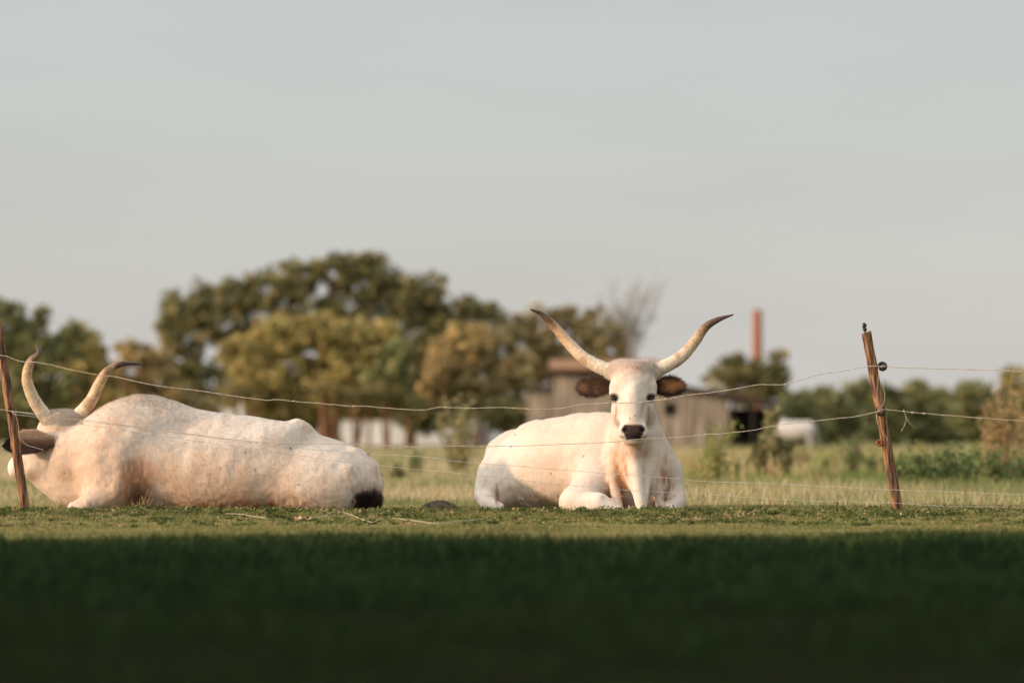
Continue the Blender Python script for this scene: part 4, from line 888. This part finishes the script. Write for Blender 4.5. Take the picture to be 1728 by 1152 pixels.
for i, (x_, y_, h_) in enumerate([(1195,800,40),(1238,812,34),(1352,796,30),(1400,800,34),(1475,806,36),(1600,806,40),(1650,800,44),(700,800,30),(672,812,26)]):
    stalky('weed', ['loose green weed just right of the facing cow\'s neck', 'low green weed left of the lone bush', 'low weed right of the lone bush', 'low weed midway between the lone bush and the right post', 'green weed just left of the right post', 'green weed behind the lush row, near the post', 'taller green weed behind the lush row', 'green weed between the cows, nearer the pale shrub', 'small green weed just right of the side-on cow\'s rump'][i], 'weed', x_, y_, h_, 12, [YGR, LUSH, GREEN][i % 3], 120+i, .7, 34, .05, 'weeds in the field')
for i, (x_, y_, h_) in enumerate([(1525,822,40),(1560,826,48),(1600,824,58),(1640,826,52),(1682,828,62),(1722,826,56)]):
    stalky('leafy_weed', ['lush dark weed patch edge nearest the right post', 'second clump of lush weeds right of the post', 'third clump of lush weeds, the one in the middle of the row', 'fourth clump of lush weeds right of the post', 'lush weed clump beneath the tall dry shrub', 'lush weed clump cut by the right edge'][i], 'weed', x_, y_, h_, 16, LUSH, 90+i, .75, 55, .055, 'row of lush weeds on the right')
stalky('dry_shrub', 'tall dry tan shrub at the right edge of the field', 'shrub', 1712, 812, 150, 26, DRY, 98, .32, 42, .05, 'dry shrubs at the right edge')
stalky('dry_shrub', 'shorter dry brown shrub left of the tall tan one', 'shrub', 1672, 812, 100, 18, DRY, 99, .35, 36, .05, 'dry shrubs at the right edge')
def stem(label, pts, r, Y, mat, seed):
    mb = MB(); pw = [P(a, b, Y) for a, b in pts]; mb.tube(spline(pw, 5), r, 6); props(mb.build('dry_stalk', mat, None, True, origin=pw[0]), label, 'plant stem', 'dry stems by the right post')
stem('pale bent dry stem standing left of the right post', [(1464,866),(1463,852),(1466,840),(1462,830)], .0035, 27.5, M_wire, 1)
stem('short rusty-brown dry stem further left of the right post', [(1412,866),(1413,855),(1414,846)], .006, 28.6, M_bark, 2)
# sprig tuft with dry sticks against the side-on cow
def sprig_tuft():
    rs = RS(44); Y = 27.5; rt = root('weed_tuft', P(232, 866, Y), 'tangled weed tuft with dry sticks against the side-on cow\'s elbow', 'weed'); a = MB(); b = MB()
    for i in range(26):
        bx = 195+70*rs.rand(); p0 = P(bx, 866, Y+rs.randn()*.04); p1 = P(bx+rs.randn()*9, 864-10-20*rs.rand()*math.exp(-((bx-240)/22)**2), Y+rs.randn()*.05)
        a.tube([p0, (p0+p1)/2+rs.randn(3)*.006, p1], [.0016, .0014, .0008], 4)
        V, Q, c_ = leafcloud(rs, (p0+p1)/2, np.array([.02, .02, .025]), 22, .013, GR, (.25, .35, .1, .1, .2)); b.add(V, Q, col=c_)
    for x0, x1, y1 in [(236,250,824),(240,256,830),(246,240,836),(238,262,838),(230,246,842)]:
        a.tube([P(x0, 864, Y-.02), P((x0+x1)/2+1, (864+y1)/2, Y-.03), P(x1, y1, Y-.02)], [.0022, .002, .001], 5)
    a.build('stem', M_wire2, rt, True); b.build('leaves', M_leaf, rt, usecol=True)
M_wire2 = noise_mat('straw', lin(120, 92, 60), lin(190, 158, 112), 40, 0.8)
sprig_tuft()
# dark mound of dung between the cows
def mound():
    rs = RS(3); c0 = np.array([(738-864)*28.3/FPX, 28.3, -.015]); n, m = 14, 36; V = []
    for i in range(n):
        r_ = i/(n-1)
        for j in range(m):
            a = j/m*6.283; rr = r_*(1+.12*math.sin(3*a+1)+.08*math.sin(7*a)); hh = .085*(1-r_**2)**.8*(1+.25*math.sin(5*a+2)*r_)
            V.append(c0+[.17*rr*math.cos(a), .16*rr*math.sin(a), hh])
    V = np.array(V); V[:, 2] += .01*vnoise(V, 40, 3); Q = [(i*m+j, i*m+(j+1) % m, (i+1)*m+(j+1) % m, (i+1)*m+j) for i in range(n-1) for j in range(m)]
    props(mesh('dung_mound', V, Q, None, noise_mat('dung', lin(44, 34, 28), lin(96, 76, 60), 30, .9, bump=.8, bdist=.02), None, smooth=True, origin=c0), 'dark crusted mound of dung on the grass between the two cows', 'mound')
mound()
for i, (x_, y_) in enumerate([(503, 878), (519, 878)]):
    c0 = P(x_, y_-2, H*FPX/(y_-HORY)); rs = RS(i+5); n, m = 5, 10; V = []
    for a in range(n):
        for b in range(m):
            r_ = a/(n-1); t_ = b/m*6.283; V.append(c0+[.026*r_*math.cos(t_), .02*r_*math.sin(t_), .012*math.sin(2*t_+i)*r_+.012*r_*r_])
    V = np.array(V); Q = [(a*m+b, a*m+(b+1) % m, (a+1)*m+(b+1) % m, (a+1)*m+b) for a in range(n-1) for b in range(m)]
    nv = len(V); V2 = np.vstack([V, V-[0, 0, .003]]); Q2 = Q+[tuple(nv+k for k in q[::-1]) for q in Q]
    props(mesh('dead_leaf', V2, Q2, None, noise_mat('dead_leaf', lin(150, 110, 80), lin(214, 190, 160), 60), None, smooth=True, origin=c0), ['curled pale dead leaf on the grass, the left of the pair', 'curled pale dead leaf on the grass, the right of the pair'][i], 'leaf', 'pair of dead leaves')

# ------------------------------------------------------------------ shed, chimney, wall, far cow
M_plank = noise_mat('grey_planks', lin(88, 76, 66), lin(176, 158, 136), 1.3, 0.9, (4, 4, .35), 0.6, .03)
M_roof = noise_mat('roof_sheets', lin(44, 34, 28), lin(76, 58, 46), 2, .85)
M_tile = noise_mat('tan_roof', lin(124, 90, 62), lin(156, 112, 78), 3, .85)
M_dark = noise_mat('dark_timber_and_shade', lin(26, 22, 20), lin(50, 42, 36), 3, .9)
M_lime = noise_mat('limewash', lin(206, 206, 204), lin(232, 232, 230), .8, .9)
YS = 188.0; s = YS/FPX
def sx_(px, Y=YS): return (px-864)*Y/FPX
def sz(py, Y=YS): return H+(HORY-py)*Y/FPX
def planks(x0, x1, z0, ztop, y, th, wd, rs, mb, skip=()):
    x = x0
    while x < x1-0.02:
        w_ = min(wd*(0.85+.3*rs.rand()), x1-x); cx = x+w_/2
        if not any(a < cx < b for a, b in skip):
            zt = ztop(cx) if callable(ztop) else ztop
            mb.box((x+.008, y-rs.rand()*.025, z0), (x+w_-.008, y+th, zt+.03*rs.randn()*0))
        x += w_
rs = RS(9)
shed = root('plank_shed', (sx_(1060), YS, -.1), 'long grey plank shed behind the facing cow, with a low sloping roof', 'shed')
mb = MB(); planks(sx_(935), sx_(1108), -.2, sz(634), YS, .06, .24, rs, mb)
roofz = lambda x: sz(655)+(sz(688)-sz(655))*(x-sx_(1120))/(sx_(1310)-sx_(1120))
planks(sx_(1108), sx_(1122), -.2, lambda x: min(sz(650), roofz(x)-.05), YS, .06, .24, rs, mb)
planks(sx_(1140), sx_(1230), -.2, lambda x: roofz(x)-.05, YS, .06, .24, rs, mb)
planks(sx_(1122), sx_(1140), -.2, sz(699), YS, .06, .24, rs, mb)
planks(sx_(1122), sx_(1140), sz(682), lambda x: roofz(x)-.05, YS, .06, .24, rs, mb)
mb.build('wall', M_plank, shed)
mb = MB(); planks(sx_(889), sx_(934), -.2, sz(656), YS+.5, .06, .26, rs, mb); mb.build('lean_to_wall', M_plank, shed)
mb = MB(); mb.box((sx_(935), YS+.1, -.2), (sx_(1228), YS+4, sz(690))); mb.box((sx_(891), YS+.6, -.2), (sx_(933), YS+4, sz(660)))
mb.box((sx_(936), YS+.1, sz(690)), (sx_(1108), YS+4, sz(640))); mb.box((sx_(1117), YS+.1, sz(690)+.003), (sx_(1146), YS+1.5, sz(668))); mb.build('interior_shade', M_dark, shed)  # dark solid boxes stand in for the unlit inside and window hole
mb = MB(); mb.box((sx_(929), YS-.5, sz(632)), (sx_(1112), YS+4.5, sz(624))); mb.build('fascia', M_roof, shed)
def slab(mb, x0, x1, y0, y1, z00, z10, th):
    """roof slab: z00 at x0, z10 at x1"""
    V = [(x0,y0,z00),(x1,y0,z10),(x1,y1,z10),(x0,y1,z00),(x0,y0,z00+th),(x1,y0,z10+th),(x1,y1,z10+th),(x0,y1,z00+th)]
    mb.add(V, [(0,3,2,1),(4,5,6,7),(0,1,5,4),(1,2,6,5),(2,3,7,6),(3,0,4,7)])
mb = MB(); x0, x1 = sx_(927), sx_(1116)
V = [(x0,YS-.7,sz(624)),(x1,YS-.7,sz(624)),(x1,YS+4.6,sz(606)),(x0,YS+4.6,sz(606))]; V += [(a,b,c_+.08) for a,b,c_ in V]
mb.add(V, [(0,3,2,1),(4,5,6,7),(0,1,5,4),(1,2,6,5),(2,3,7,6),(3,0,4,7)]); mb.build('roof', M_tile, shed)
mb = MB(); slab(mb, sx_(1113), sx_(1312), YS-.6, YS+4.5, roofz(sx_(1113))+.02, roofz(sx_(1312))+.02, .3); mb.build('lean_to_roof', M_roof, shed)
mb = MB(); slab(mb, sx_(883), sx_(934), YS+.1, YS+4.5, sz(660), sz(652), .1); mb.build('lean_to_roof', M_roof, shed)
for px in (1236, 1270, 1304):
    mb = MB(); mb.tube([(sx_(px), YS-.3, -.2), (sx_(px), YS-.3, roofz(sx_(px)))], .08, 8); mb.build('roof_support', M_dark, shed)
mb = MB(); mb.box((sx_(1232), YS+4.2, -.2), (sx_(1310), YS+4.3, roofz(sx_(1310)))); mb.build('back_wall', M_dark, shed)
fr = MB(); x0, x1, z0, z1 = sx_(1122), sx_(1140), sz(699), sz(682)
fr.box((x0-.04, YS-.05, z0-.06), (x1+.04, YS-.01, z0)); fr.box((x0-.04, YS-.05, z1), (x1+.04, YS-.01, z1+.06)); fr.box((x0-.04, YS-.05, z0), (x0, YS-.01, z1)); fr.box((x1, YS-.05, z0), (x1+.04, YS-.01, z1)); fr.build('window_frame', M_dark, shed)
gs = root('gable_house', (sx_(1212, 200), 200, -.1), 'small house whose pale gable shows above the shed\'s sloping roof', 'house')
mb = MB(); mb.box((sx_(1196, 200), 200, -.2), (sx_(1226, 200), 204, sz(655, 200))); mb.build('wall', M_lime, gs)
mb = MB(); xa, xb_, xm = sx_(1192, 200), sx_(1230, 200), sx_(1207, 200); za, zm = sz(656, 200), sz(640, 200)
mb.add([(xa,199.8,za),(xb_,199.8,za),(xm,199.8,zm),(xa,204.2,za),(xb_,204.2,za),(xm,204.2,zm)], [(0,1,4,3),(1,2,5,4),(2,0,3,5)], [(0,2,1),(3,4,5)]); mb.build('roof', noise_mat('straw_roof', lin(150, 134, 108), lin(178, 162, 134), 4, .9), gs)
# chimney
YC = 430.0; ch = root('brick_chimney', (sx_(1278, YC), YC, -.1), 'tall slim orange brick chimney rising behind the dark tree', 'chimney')
mt, t, b = newmat('orange_brick'); tc = t.nodes.new('ShaderNodeTexCoord'); br = t.nodes.new('ShaderNodeTexBrick'); br.inputs['Scale'].default_value = 6
br.inputs['Color1'].default_value = (*lin(152, 88, 52), 1); br.inputs['Color2'].default_value = (*lin(128, 72, 44), 1); br.inputs['Mortar'].default_value = (*lin(134, 100, 78), 1)
mpn = t.nodes.new('ShaderNodeMapping'); mpn.inputs['Rotation'].default_value = (R(90), 0, 0); t.links.new(tc.outputs['Object'], mpn.inputs[0]); t.links.new(mpn.outputs[0], br.inputs[0]); t.links.new(br.outputs[0], b.inputs['Base Color']); b.inputs['Roughness'].default_value = .9
k = YC/FPX
def frustum(mb, x, y, z0, z1, r0, r1, n=20):
    mb.tube([(x, y, z0), (x, y, z0+(z1-z0)*.5), (x, y, z1)], [r0, (r0+r1)/2, r1], n)
mb = MB(); frustum(mb, sx_(1278, YC), YC, -.2, sz(528, YC), 11*k, 7.6*k); mb.build('shaft', mt, ch)
mb = MB(); frustum(mb, sx_(1278, YC), YC, sz(528, YC)+.003, sz(523, YC), 8.6*k, 8.2*k); mb.build('crown_band', mt, ch)
# low pale wall and pale outhouse seen beneath the trees
wl = root('boundary_wall', (sx_(740, 212), 212, -.1), 'long low whitewashed wall seen between the tree trunks', 'wall')
mb = MB(); mb.box((sx_(566, 212), 212, -.3), (sx_(905, 212), 212.3, sz(711, 212))); mb.build('masonry', M_lime, wl)
mb = MB(); mb.box((sx_(564, 212), 211.95, sz(711, 212)+.003), (sx_(907, 212), 212.35, sz(709, 212))); mb.build('coping', M_lime, wl)
oh = root('outhouse', (sx_(388, 214), 214, -.1), 'small white outhouse glimpsed under the trees above the side-on cow\'s back', 'outhouse')
mb = MB(); mb.box((sx_(358, 214), 214, -.3), (sx_(418, 214), 217, sz(674, 214))); mb.build('wall', M_lime, oh)
mb = MB(); mb.box((sx_(354, 214), 213.6, sz(674, 214)+.003), (sx_(422, 214), 217.3, sz(670, 214))); mb.build('roof', M_roof, oh)
# slender trunks under the canopy
for i, (px, dx, r_) in enumerate([(548,-4,7),(562,10,5),(600,-8,4),(622,6,3),(655,4,3),(690,-2,3),(398,3,3.5),(428,-4,4)]):
    Y = 184+i*.7; s_ = Y/FPX
    rt = root('slender_tree', ((px-864)*s_, Y, -.1), ['thick orange-lit trunk, first right of the side-on cow\'s hip', 'forked orange-lit trunk beside the thick one', 'thin trunk in front of the white wall\'s left end', 'second thin trunk before the white wall', 'third thin trunk before the white wall', 'thin trunk nearest the pale-green shrub', 'thin trunk beside the white outhouse', 'trunk right of the white outhouse'][i], 'tree', 'slender trunks under the canopy')
    mb = MB(); q = spline([((px-864)*s_, Y, -.2), P(px+dx*.4, 710, Y), P(px+dx, 665, Y)], 5); mb.tube(q, np.linspace(r_*s_, r_*s_*.6, len(q)), 8)
    q2 = spline([q[5], P(px-dx*1.6, 685, Y), P(px-dx*2.2, 660, Y)], 5); mb.tube(q2, np.linspace(r_*s_*.5, r_*s_*.25, len(q2)), 6); mb.build('trunk', M_bark, rt, True)
    mb = MB(); rr = RS(300+i)
    for k in range(10):
        V, Q, c_ = leafcloud(rr, P(px+rr.uniform(-20, 20), rr.uniform(650, 684), Y)+[0, rr.uniform(-.8, .8), 0], np.array([.4, .4, .3]), 26, .28, OLIVE, (.3, .3, .25, .15)); mb.add(V, Q, col=c_)
    mb.build('crown', M_leaf, rt, usecol=True)
# far white cow grazing by the hedge
YD = 176.0; kD = YD/FPX/(YD/FPX)
fD = Body()
fD.limb([(1322, 722, 0, 12), (1345, 724, 0, 13), (1364, 722, 0, 12)], 8); fD.ell((1343, 728, 0), (25, 14, 12), 8)
fD.limb([(1322, 714, 0, 7), (1318, 712, 0, 6)], 6); fD.limb([(1317, 722, 0, 8), (1306, 736, 0, 5), (1300, 748, -2, 3.6)], 6)
for lx, ld in ((1324, -5), (1327, 5), (1364, -5), (1368, 5)): fD.limb([(lx, 730, ld, 5), (lx+1, 745, ld, 2.4), (lx, 757, ld, 2.2)], 4)
fD.limb([(1375, 718, 0, 2), (1378, 728, 0, 1.2), (1377, 744, 0, 1.6)], 2)
VD, QD, ND = surface(fD, (1290, 698, -20), (1386, 764, 22), 1.0)
cowD = root('grazing_cow', (sx_(1343, YD), YD, -.1), 'distant white cow grazing in front of the hedge beside the shed', 'cow')
c = np.tile(lin(190, 182, 172), (len(VD), 1)); c = mixc(c, blob(VD, (1345, 744, 0), (30, 8, 30))*.5, lin(150, 130, 110))
mesh('body', px2w(VD, YD), QD, None, M_hide, cowD, col=c, smooth=True)
for sg in (-1, 1):
    pts = spline([(1309, 728, sg*2), (1304, 724, sg*8), (1300, 716, sg*10)], 5); V, Q, T = tube(px2w(pts, YD), np.linspace(1.4, .4, len(pts))*YD/FPX, 8); mesh('horn', V, Q, T, M_horn, cowD, col=np.tile(lin(150, 130, 110), (len(V), 1)), smooth=True)

# ------------------------------------------------------------------ trees behind and left of the camera: they shade the foreground
def shade_tree(x, y, h, r, seed, label):
    rs = RS(seed); rt = root('shade_tree', (x, y, 0), label, 'tree', 'shade trees outside the frame'); mb = MB()
    mb.tube(spline([(x, y, -.1), (x+.2, y, h*.3), (x, y, h*.7)], 5), np.linspace(.3, .12, 11), 8); mb.build('trunk', M_bark, rt, True); mb = MB()
    for k in range(120):
        u = rs.randn(3); u /= np.linalg.norm(u); cc = np.array([x, y, h*.55])+u*np.array([r, r*.8, h*.43])*rs.rand()**.45
        V, Q, c_ = leafcloud(rs, cc, np.array([.95, .95, .7]), 34, .6, GREEN, (.3, .3, .25, .15), shell=.1, asp=.8); mb.add(V, Q, col=c_)
    mb.build('crown', M_leaf, rt, usecol=True)
sunv = np.array(sd); hv = sunv[:2]/np.linalg.norm(sunv[:2]); tanel = math.tan(R(SUN_EL))
k = 0
yrow = 5.6
reach = 31.5
for x_ in np.arange(-52, -6, 3.0):
    xg = x_+reach           # the shadow tip of this tree falls about here on the ground
    tip = 16.3+3.0*float(sstep(0.2, 2.0, np.array(xg)))+1.2*math.sin(x_*1.9)+1.0*math.sin(x_*.71)
    h_ = (tip-yrow)/hv[1]*tanel
    shade_tree(float(x_), yrow, h_*1.0, 2.2, 400+k, 'leafy shade tree left of the photographer, %s of the row' % ['outermost','second','third','fourth','fifth','sixth','seventh','eighth','ninth','tenth','eleventh','twelfth','thirteenth','fourteenth','fifteenth','innermost'][min(k, 15)]); k += 1
